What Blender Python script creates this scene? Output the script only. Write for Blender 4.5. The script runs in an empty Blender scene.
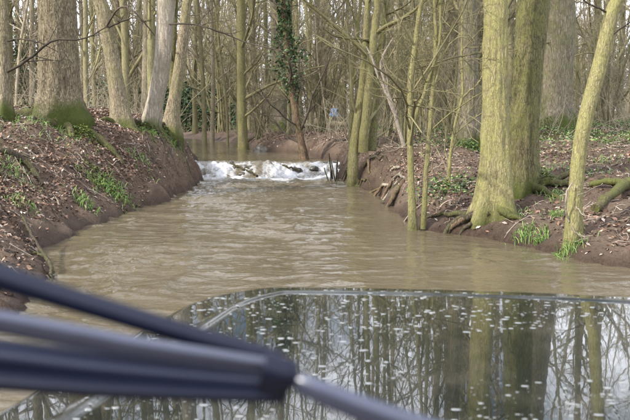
import bpy, math, random
import numpy as np
from mathutils import Vector, Matrix

random.seed(7)
RNG = np.random.default_rng(7)
SC = bpy.context.scene
COL = SC.collection

# ------------------------------------------------------------------ camera, sky, sun, exposure
CAM_H = 1.35                      # metres above the pool
FPX = 760.0                       # focal length in pixels of the 630 px wide photograph
PITCH = math.atan(0.125)
cam_d = bpy.data.cameras.new('camera'); cam = bpy.data.objects.new('camera', cam_d); COL.objects.link(cam)
cam.location = (0, 0, CAM_H)
cam.rotation_euler = (math.pi/2 - PITCH, 0, 0)
cam_d.sensor_width = 36.0; cam_d.lens = FPX/630*36
cam_d.clip_start = 0.02; cam_d.clip_end = 3000
cam_d.dof.use_dof = True; cam_d.dof.focus_distance = 10.0; cam_d.dof.aperture_fstop = 9.0
SC.camera = cam

SUN_EL, SUN_AZ = math.radians(38), math.radians(238)     # azimuth clockwise from +Y: behind the car, to the left
world = bpy.data.worlds.new('World'); SC.world = world; world.use_nodes = True
wn, wl = world.node_tree.nodes, world.node_tree.links
wn.clear()
w_out = wn.new('ShaderNodeOutputWorld'); w_bg = wn.new('ShaderNodeBackground')
w_sky = wn.new('ShaderNodeTexSky'); w_sky.sky_type = 'NISHITA'; w_sky.sun_disc = False
w_sky.sun_elevation = SUN_EL; w_sky.sun_rotation = SUN_AZ
w_sky.air_density = 1.0; w_sky.dust_density = 2.0; w_sky.ozone_density = 1.0
w_tc = wn.new('ShaderNodeTexCoord'); w_no = wn.new('ShaderNodeTexNoise')
w_no.inputs['Scale'].default_value = 3.2; w_no.inputs['Detail'].default_value = 4; w_no.inputs['Roughness'].default_value = .55
w_rp = wn.new('ShaderNodeValToRGB'); w_rp.color_ramp.elements[0].position = .36; w_rp.color_ramp.elements[1].position = .56
w_mx = wn.new('ShaderNodeMix'); w_mx.data_type = 'RGBA'
w_mx.inputs[7].default_value = (18.5, 19.2, 21.0, 1)       # bright thin cloud
wl.new(w_tc.outputs['Generated'], w_no.inputs['Vector']); wl.new(w_no.outputs['Fac'], w_rp.inputs['Fac'])
wl.new(w_rp.outputs['Color'], w_mx.inputs[0]); wl.new(w_sky.outputs['Color'], w_mx.inputs[6])
wl.new(w_mx.outputs[2], w_bg.inputs['Color']); w_bg.inputs['Strength'].default_value = 0.12
wl.new(w_bg.outputs['Background'], w_out.inputs['Surface'])

sun_d = bpy.data.lights.new('sun', 'SUN'); sun_d.energy = 4.6; sun_d.angle = math.radians(2.5); sun_d.color = (1, .94, .84)
sun = bpy.data.objects.new('sun', sun_d); COL.objects.link(sun)
_sd = Vector((math.sin(SUN_AZ)*math.cos(SUN_EL), math.cos(SUN_AZ)*math.cos(SUN_EL), math.sin(SUN_EL)))
sun.rotation_euler = _sd.to_track_quat('Z', 'Y').to_euler(); sun.location = _sd*60
SC.view_settings.view_transform = 'Standard'; SC.view_settings.look = 'None'
SC.view_settings.exposure = 0.45; SC.view_settings.gamma = 1.0; SC.view_settings.use_curve_mapping = False
SC.render.engine = 'CYCLES'
SC.cycles.max_bounces = 5; SC.cycles.diffuse_bounces = 2; SC.cycles.glossy_bounces = 3
SC.cycles.transparent_max_bounces = 6
SC.render.resolution_x, SC.render.resolution_y = 1024, 683

# ------------------------------------------------------------------ helpers
_cp, _sp = math.cos(PITCH), math.sin(PITCH)
def P(px, py, Y):
    """world point at depth Y (metres ahead of the camera) seen at photo pixel px,py"""
    a, b = (px-315)/FPX, (210-py)/FPX
    d = Vector((a, _cp + b*_sp, -_sp + b*_cp))
    t = Y/d.y
    return Vector((0, 0, CAM_H)) + d*t

def tag(o, label=None, cat=None, group=None, kind=None):
    if label: o['label'] = label
    if cat: o['category'] = cat
    if group: o['group'] = group
    if kind: o['kind'] = kind
    return o

def empty(name, loc, label, cat, group=None, rz=0):
    o = bpy.data.objects.new(name, None); COL.objects.link(o)
    o.location = loc; o.rotation_euler = (0, 0, rz); o.empty_display_size = .2
    return tag(o, label, cat, group)

def mesh_np(name, V, F, mat, smooth=True):
    """F: (n,k) int array, or a list of such arrays"""
    me = bpy.data.meshes.new(name)
    Fs = F if isinstance(F, list) else [F]
    Fs = [f for f in Fs if len(f)]
    V = np.asarray(V, dtype=np.float32)
    me.vertices.add(len(V)); me.vertices.foreach_set('co', V.ravel())
    nl = sum(f.size for f in Fs); nf = sum(len(f) for f in Fs)
    me.loops.add(nl); me.polygons.add(nf)
    me.loops.foreach_set('vertex_index', np.concatenate([f.ravel() for f in Fs]).astype(np.int32))
    tot = np.concatenate([np.full(len(f), f.shape[1], np.int32) for f in Fs])
    st = np.concatenate([[0], np.cumsum(tot)[:-1]]).astype(np.int32)
    me.polygons.foreach_set('loop_start', st)
    try: me.polygons.foreach_set('loop_total', tot)
    except Exception: pass
    me.polygons.foreach_set('use_smooth', np.full(nf, smooth, dtype=bool))
    me.update(calc_edges=True); me.validate()
    if mat: me.materials.append(mat)
    return me

def obj(name, me, parent=None, loc=None):
    o = bpy.data.objects.new(name, me); COL.objects.link(o)
    if parent is not None: o.parent = parent
    if loc is not None: o.location = loc
    return o

def point_colors(me, C, name='tint'):
    at = me.attributes.new(name, 'FLOAT_COLOR', 'POINT')
    C = np.asarray(C, np.float32)
    if C.shape[1] == 3: C = np.hstack([C, np.ones((len(C), 1), np.float32)])
    at.data.foreach_set('color', C.ravel())

# --- numpy gradient-free value noise
_perm = np.random.default_rng(3).random(65536).astype(np.float32)
def _h(i, j, k):
    n = (i.astype(np.int64)*73856093) ^ (j.astype(np.int64)*19349663) ^ (k.astype(np.int64)*83492791)
    n = (n ^ (n >> 13))*1274126177
    return _perm[(n ^ (n >> 16)) & 65535]
def vnoise(x, y, z=None):
    x = np.asarray(x, float); y = np.asarray(y, float)
    z = np.zeros_like(x) if z is None else np.asarray(z, float)
    i, j, k = np.floor(x), np.floor(y), np.floor(z)
    u, v, w = x-i, y-j, z-k
    u, v, w = u*u*u*(u*(u*6-15)+10), v*v*v*(v*(v*6-15)+10), w*w*w*(w*(w*6-15)+10)
    def c(a, b, d): return _h(i+a, j+b, k+d)
    x00 = c(0,0,0)*(1-u)+c(1,0,0)*u; x10 = c(0,1,0)*(1-u)+c(1,1,0)*u
    x01 = c(0,0,1)*(1-u)+c(1,0,1)*u; x11 = c(0,1,1)*(1-u)+c(1,1,1)*u
    return ((x00*(1-v)+x10*v)*(1-w) + (x01*(1-v)+x11*v)*w)*2-1
def fbm(x, y, z=None, o=4, g=.5):
    s = 0; a = 1; f = 1; t = 0
    for q in range(o):
        s = s + a*vnoise(x*f+17.3*q, y*f-9.1*q, None if z is None else z*f+3.7*q); t += a; a *= g; f *= 2.03
    return s/t

# ------------------------------------------------------------------ materials
def new_mat(name):
    m = bpy.data.materials.new(name); m.use_nodes = True
    n, l = m.node_tree.nodes, m.node_tree.links
    return m, n, l, n['Principled BSDF']

def ramp(n, stops):
    r = n.new('ShaderNodeValToRGB'); e = r.color_ramp.elements
    while len(e) < len(stops): e.new(.5)
    for k, (p, c) in enumerate(stops):
        e[k].position = p; e[k].color = (c[0], c[1], c[2], 1) if hasattr(c, '__len__') else (c, c, c, 1)
    return r
def noise(n, l, vec, scale, detail=4, rough=.55):
    t = n.new('ShaderNodeTexNoise'); t.inputs['Scale'].default_value = scale
    t.inputs['Detail'].default_value = detail; t.inputs['Roughness'].default_value = rough
    if vec is not None: l.new(vec, t.inputs['Vector'])
    return t
def mixc(n, l, fac, a, b, mode='MIX'):
    m = n.new('ShaderNodeMix'); m.data_type = 'RGBA'; m.blend_type = mode
    for sock, v in ((0, fac), (6, a), (7, b)):
        if hasattr(v, 'is_linked') or hasattr(v, 'links'): l.new(v, m.inputs[sock])
        elif sock == 0: m.inputs[0].default_value = v
        else: m.inputs[sock].default_value = (v[0], v[1], v[2], 1)
    return m.outputs[2]
def math_n(n, l, op, a, b=None, clamp=False):
    m = n.new('ShaderNodeMath'); m.operation = op; m.use_clamp = clamp
    for k, v in ((0, a), (1, b)):
        if v is None: continue
        if hasattr(v, 'links'): l.new(v, m.inputs[k])
        else: m.inputs[k].default_value = v
    return m.outputs[0]
def bump(n, l, height, strength, dist, bsdf):
    b = n.new('ShaderNodeBump'); b.inputs['Strength'].default_value = strength; b.inputs['Distance'].default_value = dist
    l.new(height, b.inputs['Height']); l.new(b.outputs['Normal'], bsdf.inputs['Normal'])

def bark(name, dark, light, moss, moss_amt, scale=1.0, base_moss=.0, moss_h=.5, relief=True):
    """bark: ridged vertical grain, algae film, and thick moss gathered at the foot of the trunk"""
    m, n, l, b = new_mat(name)
    tc = n.new('ShaderNodeTexCoord'); mp = n.new('ShaderNodeMapping')
    l.new(tc.outputs['Object'], mp.inputs['Vector']); mp.inputs['Scale'].default_value = (1, 1, .16)
    oi = n.new('ShaderNodeObjectInfo')
    wrp = noise(n, l, tc.outputs['Object'], 9, 3, .6)
    va = n.new('ShaderNodeVectorMath'); va.operation = 'MULTIPLY_ADD'; va.inputs[1].default_value = (.06, .06, .06)
    l.new(wrp.outputs['Color'], va.inputs[0]); l.new(mp.outputs['Vector'], va.inputs[2])
    n1 = noise(n, l, va.outputs[0], 55*scale, 6, .72)
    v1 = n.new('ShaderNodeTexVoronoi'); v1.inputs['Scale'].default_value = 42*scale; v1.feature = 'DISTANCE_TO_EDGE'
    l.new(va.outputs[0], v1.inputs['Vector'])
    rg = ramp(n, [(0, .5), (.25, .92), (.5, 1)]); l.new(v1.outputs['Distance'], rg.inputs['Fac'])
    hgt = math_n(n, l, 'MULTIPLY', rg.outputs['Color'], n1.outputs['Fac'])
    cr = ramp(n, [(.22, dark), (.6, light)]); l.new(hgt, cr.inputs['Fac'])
    big = noise(n, l, tc.outputs['Object'], 2.3, 4, .6)
    fine = noise(n, l, tc.outputs['Object'], 40, 3, .6)
    mm = math_n(n, l, 'ADD', big.outputs['Fac'], math_n(n, l, 'MULTIPLY', fine.outputs['Fac'], .45))
    mr = ramp(n, [(max(0, .95-moss_amt), 0), (min(1, 1.2-moss_amt), 1)]); l.new(mm, mr.inputs['Fac'])
    mossvar = mixc(n, l, fine.outputs['Fac'], [c*.55 for c in moss], [c*1.35 for c in moss])
    onr = ramp(n, [(.20, .25), (.48, .95)]); l.new(hgt, onr.inputs['Fac'])
    patchy = noise(n, l, tc.outputs['Object'], 7, 3, .6); pr_ = ramp(n, [(.36, .35), (.56, 1)]); l.new(patchy.outputs['Fac'], pr_.inputs['Fac'])
    mf = math_n(n, l, 'MULTIPLY', math_n(n, l, 'MULTIPLY', mr.outputs['Color'], onr.outputs['Color']), pr_.outputs['Color'])
    col = mixc(n, l, mf, cr.outputs['Color'], mossvar)
    if base_moss > 0:
        sx = n.new('ShaderNodeSeparateXYZ'); l.new(tc.outputs['Object'], sx.inputs['Vector'])
        hz = math_n(n, l, 'SUBTRACT', 1.0, math_n(n, l, 'DIVIDE', sx.outputs['Z'], moss_h))
        hz = math_n(n, l, 'ADD', hz, math_n(n, l, 'MULTIPLY', math_n(n, l, 'SUBTRACT', big.outputs['Fac'], .5), 3.2))
        hz = math_n(n, l, 'MULTIPLY', hz, base_moss*1.8, True)
        mg = mixc(n, l, fine.outputs['Fac'], (.02, .032, .006), (.095, .11, .022))
        col = mixc(n, l, hz, col, mg)
    hs = n.new('ShaderNodeHueSaturation'); l.new(col, hs.inputs['Color'])
    l.new(math_n(n, l, 'ADD', .8, math_n(n, l, 'MULTIPLY', oi.outputs['Random'], .45)), hs.inputs['Value'])
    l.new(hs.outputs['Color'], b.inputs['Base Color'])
    b.inputs['Roughness'].default_value = .85; b.inputs['Specular IOR Level'].default_value = .25
    if relief: bump(n, l, math_n(n, l, 'ADD', hgt, math_n(n, l, 'MULTIPLY', fine.outputs['Fac'], .4)), .75, .02, b)
    return m

def twig_mat(name, a, b_):
    m, n, l, b = new_mat(name)
    tc = n.new('ShaderNodeTexCoord'); oi = n.new('ShaderNodeObjectInfo')
    t = noise(n, l, tc.outputs['Object'], 1.7, 4, .6)
    r = ramp(n, [(.35, a), (.65, b_)]); l.new(t.outputs['Fac'], r.inputs['Fac'])
    hs = n.new('ShaderNodeHueSaturation'); l.new(r.outputs['Color'], hs.inputs['Color'])
    l.new(math_n(n, l, 'ADD', .75, math_n(n, l, 'MULTIPLY', oi.outputs['Random'], .5)), hs.inputs['Value'])
    l.new(hs.outputs['Color'], b.inputs['Base Color']); b.inputs['Roughness'].default_value = .9
    b.inputs['Specular IOR Level'].default_value = .2
    return m

def tint_mat(name, rough=.7, spec=.3, trans=0.0):
    m, n, l, b = new_mat(name)
    a = n.new('ShaderNodeAttribute'); a.attribute_name = 'tint'
    l.new(a.outputs['Color'], b.inputs['Base Color'])
    b.inputs['Roughness'].default_value = rough; b.inputs['Specular IOR Level'].default_value = spec
    return m

M = {}
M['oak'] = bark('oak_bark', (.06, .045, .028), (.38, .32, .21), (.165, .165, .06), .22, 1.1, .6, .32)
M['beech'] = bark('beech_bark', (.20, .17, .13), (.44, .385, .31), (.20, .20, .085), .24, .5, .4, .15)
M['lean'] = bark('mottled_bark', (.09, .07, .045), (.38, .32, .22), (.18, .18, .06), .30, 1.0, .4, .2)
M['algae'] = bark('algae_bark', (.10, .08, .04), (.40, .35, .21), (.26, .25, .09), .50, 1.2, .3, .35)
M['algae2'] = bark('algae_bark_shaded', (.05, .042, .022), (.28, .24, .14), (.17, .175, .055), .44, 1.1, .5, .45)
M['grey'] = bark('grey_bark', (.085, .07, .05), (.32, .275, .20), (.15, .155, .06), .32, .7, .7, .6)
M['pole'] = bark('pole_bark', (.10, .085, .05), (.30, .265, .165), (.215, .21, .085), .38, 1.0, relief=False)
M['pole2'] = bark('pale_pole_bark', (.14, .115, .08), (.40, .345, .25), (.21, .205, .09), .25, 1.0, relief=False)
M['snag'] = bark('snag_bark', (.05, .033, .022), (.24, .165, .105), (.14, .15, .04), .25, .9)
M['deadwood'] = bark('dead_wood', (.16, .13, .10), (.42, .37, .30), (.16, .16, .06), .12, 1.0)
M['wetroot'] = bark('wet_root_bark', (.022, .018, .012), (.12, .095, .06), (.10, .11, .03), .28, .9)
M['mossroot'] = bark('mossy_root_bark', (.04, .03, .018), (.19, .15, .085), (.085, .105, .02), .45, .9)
M['twig'] = twig_mat('twig_bark', (.15, .125, .09), (.33, .285, .20))
M['twig_g'] = twig_mat('green_twig_bark', (.13, .115, .06), (.29, .26, .14))
M['twig_d'] = twig_mat('dark_twig_bark', (.035, .028, .022), (.10, .082, .06))
M['leaf'] = tint_mat('dead_leaf', .65, .35)
M['green'] = tint_mat('green_leaf', .5, .4)

# ------------------------------------------------------------------ terrain
XL = np.array([(-60,-2.6),(0,-2.2),(5.5,-2.1),(6.6,-2.33),(8.2,-2.86),(9.2,-2.83),(10.5,-2.6),(11.8,-2.45),(13.2,-2.3),
               (14.5,-2.22),(15.8,-2.42),(17.3,-2.72),(21,-3.9),(28,-5.4),(40,-12),(60,-25),(120,-70),(500,-300)])
XR = np.array([(-60,5),(0,4.6),(5,3.8),(6.75,2.8),(6.95,2.5),(7.33,2.36),(7.9,2.13),(8.4,1.9),(8.77,1.5),(9.1,1.22),(11.4,1.2),
               (13.3,1.05),(15,.75),(16.3,.45),(17.3,.5),(19,.15),(21,-.4),(22,-1.4),(25,-2.2),(29,-2.7),(40,-8),(60,-20),(120,-64),(500,-290)])
def ipol(T, y): return np.interp(y, T[:,0], T[:,1])
def wlevel(y): return .30*np.clip((y-16.2)/.9, 0, 1)
def ground(x, y, fine=True):
    x = np.asarray(x, float); y = np.asarray(y, float)
    wob = .12*vnoise(y*1.7+4, x*.8+.5)+.08*vnoise(y*4.1, x*3.1+8.5)+.035*vnoise(y*9.3, x*9.+3.5)
    xl, xr = ipol(XL, y)+wob, ipol(XR, y)+.8*wob*np.where(y > 9.5, 1, .5)
    w = wlevel(y)
    sl, sr = xl-x, x-xr
    aL = np.interp(y, [5, 6, 9, 12, 15, 20], [1.9, 1.8, 1.5, .85, .5, .6])
    zl = w+(1.42-w)*(1-np.exp(-np.maximum(sl, 0)/aL))
    Hs = np.interp(y, [7, 9, 11, 13, 15, 18, 24], [.10, .13, .36, .50, .58, .45, .30])
    zr = w+Hs*(1-np.exp(-np.maximum(sr, 0)/.2))+(1.12-w-Hs)*(1-np.exp(-np.maximum(sr, 0)/6.0))
    ins = np.minimum(-sl, -sr)
    zb = w-.04-.32*(1-np.exp(-np.maximum(ins, 0)/.5))
    z = np.where(sl > 0, zl, np.where(sr > 0, zr, zb))
    out = np.maximum(sl, sr)
    k = np.clip(out/.5, 0, 1)
    z = z+.16*np.exp(-((x+2.8)**2+(y-14.7)**2)/.16)*k
    kf = np.clip((y-25)/20, 0, 1); kf = kf*kf*(3-2*kf)
    z = z*(1-kf)+kf*(.42+.25*fbm(x*.08, y*.08, o=2))
    z = z + k*(.11*fbm(x*.9, y*.9, o=3)+.055*fbm(x*2.7, y*2.7, o=3)+.03*fbm(x*6.1, y*6.1, o=2))
    if fine:
        k2 = np.clip((out+.1)/.25, 0, 1)
        z = z + k2*(.045*fbm(x*8, y*8, o=3, g=.65)+.028*np.abs(vnoise(x*3.1+9, y*3.1))*np.clip(out/.3, 0, 1))
    return z
def gz(x, y): return float(ground(np.array([x]), np.array([y]))[0])

def axis(lo, hi, step, far_lo, far_hi, growth=1.25):
    a = list(np.arange(lo, hi+1e-6, step)); s = step; v = hi
    while v < far_hi: s *= growth; v += s; a.append(v)
    s = step; v = lo; b = []
    while v > far_lo: s *= growth; v -= s; b.append(v)
    return np.array(b[::-1]+a)
def grid(xs, ys):
    X, Y = np.meshgrid(xs, ys); nx, ny = len(xs), len(ys)
    i = np.arange(nx*ny).reshape(ny, nx)
    F = np.stack([i[:-1,:-1].ravel(), i[:-1,1:].ravel(), i[1:,1:].ravel(), i[1:,:-1].ravel()], 1)
    return X.ravel(), Y.ravel(), F

gx, gy, gF = grid(axis(-6.0, 6.0, .042, -500, 500), axis(4.8, 24, .045, -60, 600))
gZ = ground(gx, gy)
m, n, l, b = new_mat('woodland_soil')
tc = n.new('ShaderNodeTexCoord'); a = n.new('ShaderNodeAttribute'); a.attribute_name = 'cover'
sp = n.new('ShaderNodeSeparateColor'); l.new(a.outputs['Color'], sp.inputs['Color'])
s1 = noise(n, l, tc.outputs['Object'], 5, 6, .6); s2 = noise(n, l, tc.outputs['Object'], 38, 5, .7); s3 = noise(n, l, tc.outputs['Object'], 1.1, 4, .6)
soil = ramp(n, [(.34, (.045, .03, .021)), (.5, (.13, .085, .06)), (.64, (.25, .17, .125))])
l.new(math_n(n, l, 'ADD', math_n(n, l, 'MULTIPLY', s1.outputs['Fac'], .5), math_n(n, l, 'MULTIPLY', s2.outputs['Fac'], .5)), soil.inputs['Fac'])
col = mixc(n, l, math_n(n, l, 'MULTIPLY', sp.outputs['Blue'], s2.outputs['Fac']), soil.outputs['Color'], (.30, .225, .165))
gr = mixc(n, l, s2.outputs['Fac'], (.03, .05, .010), (.13, .16, .035))
gf = ramp(n, [(.40, 0), (.58, 1)]); l.new(math_n(n, l, 'ADD', math_n(n, l, 'MULTIPLY', sp.outputs['Red'], .5), math_n(n, l, 'MULTIPLY', s1.outputs['Fac'], .5)), gf.inputs['Fac'])
col = mixc(n, l, math_n(n, l, 'MULTIPLY', gf.outputs['Color'], .8), col, gr)
fld = mixc(n, l, s3.outputs['Fac'], (.16, .22, .05), (.32, .36, .10))
sx = n.new('ShaderNodeSeparateXYZ'); l.new(tc.outputs['Object'], sx.inputs['Vector'])
far = math_n(n, l, 'MULTIPLY', math_n(n, l, 'SUBTRACT', sx.outputs['Y'], 75), .1, True)
col = mixc(n, l, far, col, fld)
wet = mixc(n, l, sp.outputs['Green'], (1, 1, 1), (.50, .47, .45))
col = mixc(n, l, 1.0, col, wet, 'MULTIPLY')
l.new(col, b.inputs['Base Color'])
rr = math_n(n, l, 'SUBTRACT', .95, math_n(n, l, 'MULTIPLY', sp.outputs['Green'], .45)); l.new(rr, b.inputs['Roughness'])
b.inputs['Specular IOR Level'].default_value = .3
s4 = noise(n, l, tc.outputs['Object'], 95, 4, .7)
bump(n, l, math_n(n, l, 'ADD', s2.outputs['Fac'], math_n(n, l, 'MULTIPLY', s4.outputs['Fac'], .5)), 1.0, .06, b)
M['soil'] = m
me = mesh_np('ground', np.stack([gx, gy, gZ], 1), gF, M['soil'])
_sl, _sr = ipol(XL, gy)-gx, gx-ipol(XR, gy)
_hw = gZ-wlevel(gy)
wetf = np.clip(1-(_hw-.02)/(.16+.10*fbm(gx*2, gy*2)), 0, 1)
grn = np.clip(.25+.55*fbm(gx*.8+3, gy*.8+7), 0, 1)
grn = np.where(_sr > 0, np.clip(grn*.5+.5*np.clip((gy-9)/8, 0, 1)*np.clip((_sr-1.2)/2, 0, 1)+.1*(gy > 16), 0, 1), grn*np.clip(_sl/1.5, 0, 1))
lf = np.clip(.5+.9*fbm(gx*1.1, gy*1.1), 0, 1)
point_colors(me, np.stack([grn, wetf, lf], 1), 'cover')
tag(obj('ground', me), kind='structure')

# ------------------------------------------------------------------ water
def water_mat(name, foam=False):
    m, n, l, b = new_mat(name)
    tc = n.new('ShaderNodeTexCoord'); mp = n.new('ShaderNodeMapping'); l.new(tc.outputs['Object'], mp.inputs['Vector'])
    mp.inputs['Scale'].default_value = (1, 1.9, 1)
    a = n.new('ShaderNodeAttribute'); a.attribute_name = 'foam'
    n1 = noise(n, l, mp.outputs['Vector'], 3.0, 3, .5); n2 = noise(n, l, mp.outputs['Vector'], 9, 3, .55); n3 = noise(n, l, tc.outputs['Object'], .8, 3)
    mud = mixc(n, l, n3.outputs['Fac'], (.082, .066, .041), (.120, .099, .064))
    fn = noise(n, l, mp.outputs['Vector'], 22, 5, .7); fn.inputs['Distortion'].default_value = .6
    fr = ramp(n, [(.45, 0), (.55, .35), (.74, 1)])
    l.new(math_n(n, l, 'ADD', math_n(n, l, 'MULTIPLY', fn.outputs['Fac'], .62), math_n(n, l, 'MULTIPLY', a.outputs['Fac'], .42)), fr.inputs['Fac'])
    ff = math_n(n, l, 'MULTIPLY', fr.outputs['Color'], math_n(n, l, 'MULTIPLY', a.outputs['Fac'], 1.4, True))
    col = mixc(n, l, ff, mud, (.56, .57, .59)); l.new(col, b.inputs['Base Color'])
    l.new(math_n(n, l, 'ADD', .04, math_n(n, l, 'MULTIPLY', ff, .5)), b.inputs['Roughness'])
    b.inputs['IOR'].default_value = 1.33
    h = math_n(n, l, 'ADD', math_n(n, l, 'MULTIPLY', n1.outputs['Fac'], 1.0), math_n(n, l, 'MULTIPLY', n2.outputs['Fac'], .33))
    h = math_n(n, l, 'ADD', h, math_n(n, l, 'MULTIPLY', ff, .2))
    bump(n, l, h, .30, .06, b)
    return m
M['water'] = water_mat('muddy_water')

def ripples(x, y, amp=1.0):
    k = .4+.6*np.clip(fbm(x*.45+2, y*.3, o=2)*1.6+.5, 0, 1.3)
    xx = x+.25*fbm(x*.8, y*.8, o=2); yy = y+.25*fbm(x*.8+9, y*.8, o=2)
    r1 = 1-np.abs(vnoise(xx*1.5, yy*3.4)); r2 = 1-np.abs(vnoise(xx*3.4+5, yy*7.0+2))
    k = k*(.35+.65*np.clip((1.6-x)/2.2, 0, 1)*np.clip(1.25-(y-4)*.03, .5, 1.2))
    r3 = 1-np.abs(vnoise(xx*5.5+3, yy*12.5+1)); r3 = r3**3*np.clip(vnoise(x*1.1, y*1.6)*1.5+.4, 0, 1)
    return amp*k*(.022*r3+.036*r1**3+.020*r2**3+.004*vnoise(xx*9, yy*15))
# lower pool
px_, py_, pF = grid(axis(-3.6, 5.2, .05, -14, 16), np.concatenate([np.linspace(-40, 3, 30), np.arange(3.06, 9.5, .03), np.arange(9.54, 16.6, .045)]))
wf = .30*np.clip((py_-11)/5, 0, 1)**2*np.clip(.4+fbm(px_*.9, py_*.5), 0, 1)*1.6
wf = wf + .95*np.exp(-((py_-16.15)/.35)**2)*(.6+.4*fbm(px_*2, py_*2))+ .45*np.exp(-np.maximum(15.9-py_, 0)/.8)*np.clip(.5+fbm(px_*1.5+4, py_*1.2), 0, 1)
wf = np.clip(wf, 0, 1)
pz = ripples(px_, py_, np.where(py_ > 14, 1.5, 1.0)) - .02
me = mesh_np('river', np.stack([px_, py_, pz], 1), pF, M['water'])
at = me.attributes.new('foam', 'FLOAT', 'POINT'); at.data.foreach_set('value', wf.astype(np.float32))
river = tag(obj('river', me), kind='structure')
# upper pool
ux, uy, uF = grid(np.arange(-7, 3, .08), np.arange(17.15, 36, .08))
uz = .30+ripples(ux, uy, .35)-.008
me = mesh_np('upper_river', np.stack([ux, uy, uz], 1), uF, M['water'])
at = me.attributes.new('foam', 'FLOAT', 'POINT'); at.data.foreach_set('value', np.zeros(len(ux), np.float32))
tag(obj('upper_river', me), kind='structure')
# the weir: water tumbling over a low bank of stones and brash
wx, wv, wF = grid(np.arange(-3.3, 1.1, .025), np.linspace(0, 1, 46))
front = .28*fbm(wx*1.1, wx*0, o=3)+.22*np.sin(wx*1.3+.6)
wy = 17.25-wv*1.25+front*np.sin(wv*math.pi)
prof = 1-np.clip((wv-.08)/.80, 0, 1); prof = prof*prof*(3-2*prof)
wz = -.02+.335*prof+np.sin(np.clip(wv, 0, 1)*math.pi)**.7*(.11*fbm(wx*3.2, wv*5, o=3)+.08*fbm(wx*9, wv*12, o=3))
wz = wz+.08*np.exp(-((wx+1.15)/.3)**2-((wv-.4)/.3)**2)
me = mesh_np('weir_water', np.stack([wx, wy, wz], 1), wF[:, ::-1], M['water'])
wfoam = np.clip(np.clip((wv-.02)*5, 0, 1)*(.80+.65*fbm(wx*6, wv*4, o=4)-.35*np.exp(-((wx+1.35)/.28)**2)), 0, 1)
at = me.attributes.new('foam', 'FLOAT', 'POINT'); at.data.foreach_set('value', wfoam.astype(np.float32))
tag(obj('weir_water', me), kind='structure')

# ------------------------------------------------------------------ tubes, branches, trees
def tube_arrays(Ps, Rs, sides, base=0):
    """Ps (N,n,3), Rs (N,n) -> verts, quads"""
    N, k, _ = Ps.shape
    T = np.gradient(Ps, axis=1); T /= np.linalg.norm(T, axis=2, keepdims=True)+1e-9
    D = Ps[:, -1]-Ps[:, 0]; D /= np.linalg.norm(D, axis=1, keepdims=True)+1e-9
    ref = np.where(np.abs(D[:, 2:3]) > .8, np.array([[1., 0, 0]]), np.array([[0, 0, 1.]]))
    U = np.cross(T, ref[:, None, :]); U /= np.linalg.norm(U, axis=2, keepdims=True)+1e-9
    W = np.cross(T, U)
    th = np.arange(sides)*2*math.pi/sides
    V = Ps[:, :, None, :] + Rs[:, :, None, None]*(np.cos(th)[None, None, :, None]*U[:, :, None, :]+np.sin(th)[None, None, :, None]*W[:, :, None, :])
    idx = np.arange(N*k*sides).reshape(N, k, sides)
    a = idx[:, :-1, :]; c = idx[:, 1:, :]
    a2, c2 = np.roll(a, -1, 2), np.roll(c, -1, 2)
    F = np.stack([a.ravel(), a2.ravel(), c2.ravel(), c.ravel()], 1)+base
    return V.reshape(-1, 3), F
class Bag:
    def __init__(s): s.V = []; s.F = []; s.n = 0
    def add(s, Ps, Rs, sides):
        if len(Ps) == 0: return
        V, F = tube_arrays(np.asarray(Ps, float), np.asarray(Rs, float), sides, s.n); s.V.append(V); s.F.append(F); s.n += len(V)
    def raw(s, V, F): s.V.append(V); s.F.append(F+s.n); s.n += len(V)
    def mesh(s, name, mat): return mesh_np(name, np.concatenate(s.V), np.concatenate(s.F), mat)

def grow(Pp, Rp, k, t0, t1, ang, lf, rf, nseg, wob, up, rng, rmin=.003, Lp=None, droop=0):
    """children of every parent polyline"""
    N, n, _ = Pp.shape
    t = t0+(t1-t0)*(np.arange(k)[None, :]+rng.random((N, k)))/k
    f = t*(n-1); i = np.clip(f.astype(int), 0, n-2); u = f-i
    rows = np.arange(N)[:, None]
    A, B = Pp[rows, i], Pp[rows, i+1]
    start = A+(B-A)*u[..., None]; tan = B-A; tan /= np.linalg.norm(tan, axis=2, keepdims=True)+1e-9
    r0 = (Rp[rows, i]*(1-u)+Rp[rows, i+1]*u)
    L = np.linalg.norm(np.diff(Pp, axis=1), axis=2).sum(1)[:, None] if Lp is None else np.full((N, 1), Lp)
    ln = L*lf*(1-.55*t)*(.6+.8*rng.random((N, k)))
    rnd = rng.normal(size=(N, k, 3)); rnd -= (rnd*tan).sum(2, keepdims=True)*tan; rnd /= np.linalg.norm(rnd, axis=2, keepdims=True)+1e-9
    an = np.radians(ang[0]+(ang[1]-ang[0])*rng.random((N, k, 1)))
    d = tan*np.cos(an)+rnd*np.sin(an)
    r = np.maximum(np.minimum(r0*rf*(.7+.5*rng.random((N, k))), r0*.8), rmin)
    M_ = N*k; d = d.reshape(M_, 3); p = start.reshape(M_, 3); ln = ln.reshape(M_); r = r.reshape(M_)
    pts = [p]
    for q in range(nseg):
        d = d+rng.normal(scale=wob, size=(M_, 3)); d[:, 2] += up-droop*q/nseg
        d /= np.linalg.norm(d, axis=1, keepdims=True)+1e-9
        p = p+d*(ln/nseg)[:, None]; pts.append(p)
    Pc = np.stack(pts, 1)
    Rc = np.maximum(r[:, None]*np.linspace(1, .3, nseg+1)[None, :], rmin*.7)
    return Pc, Rc

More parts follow.
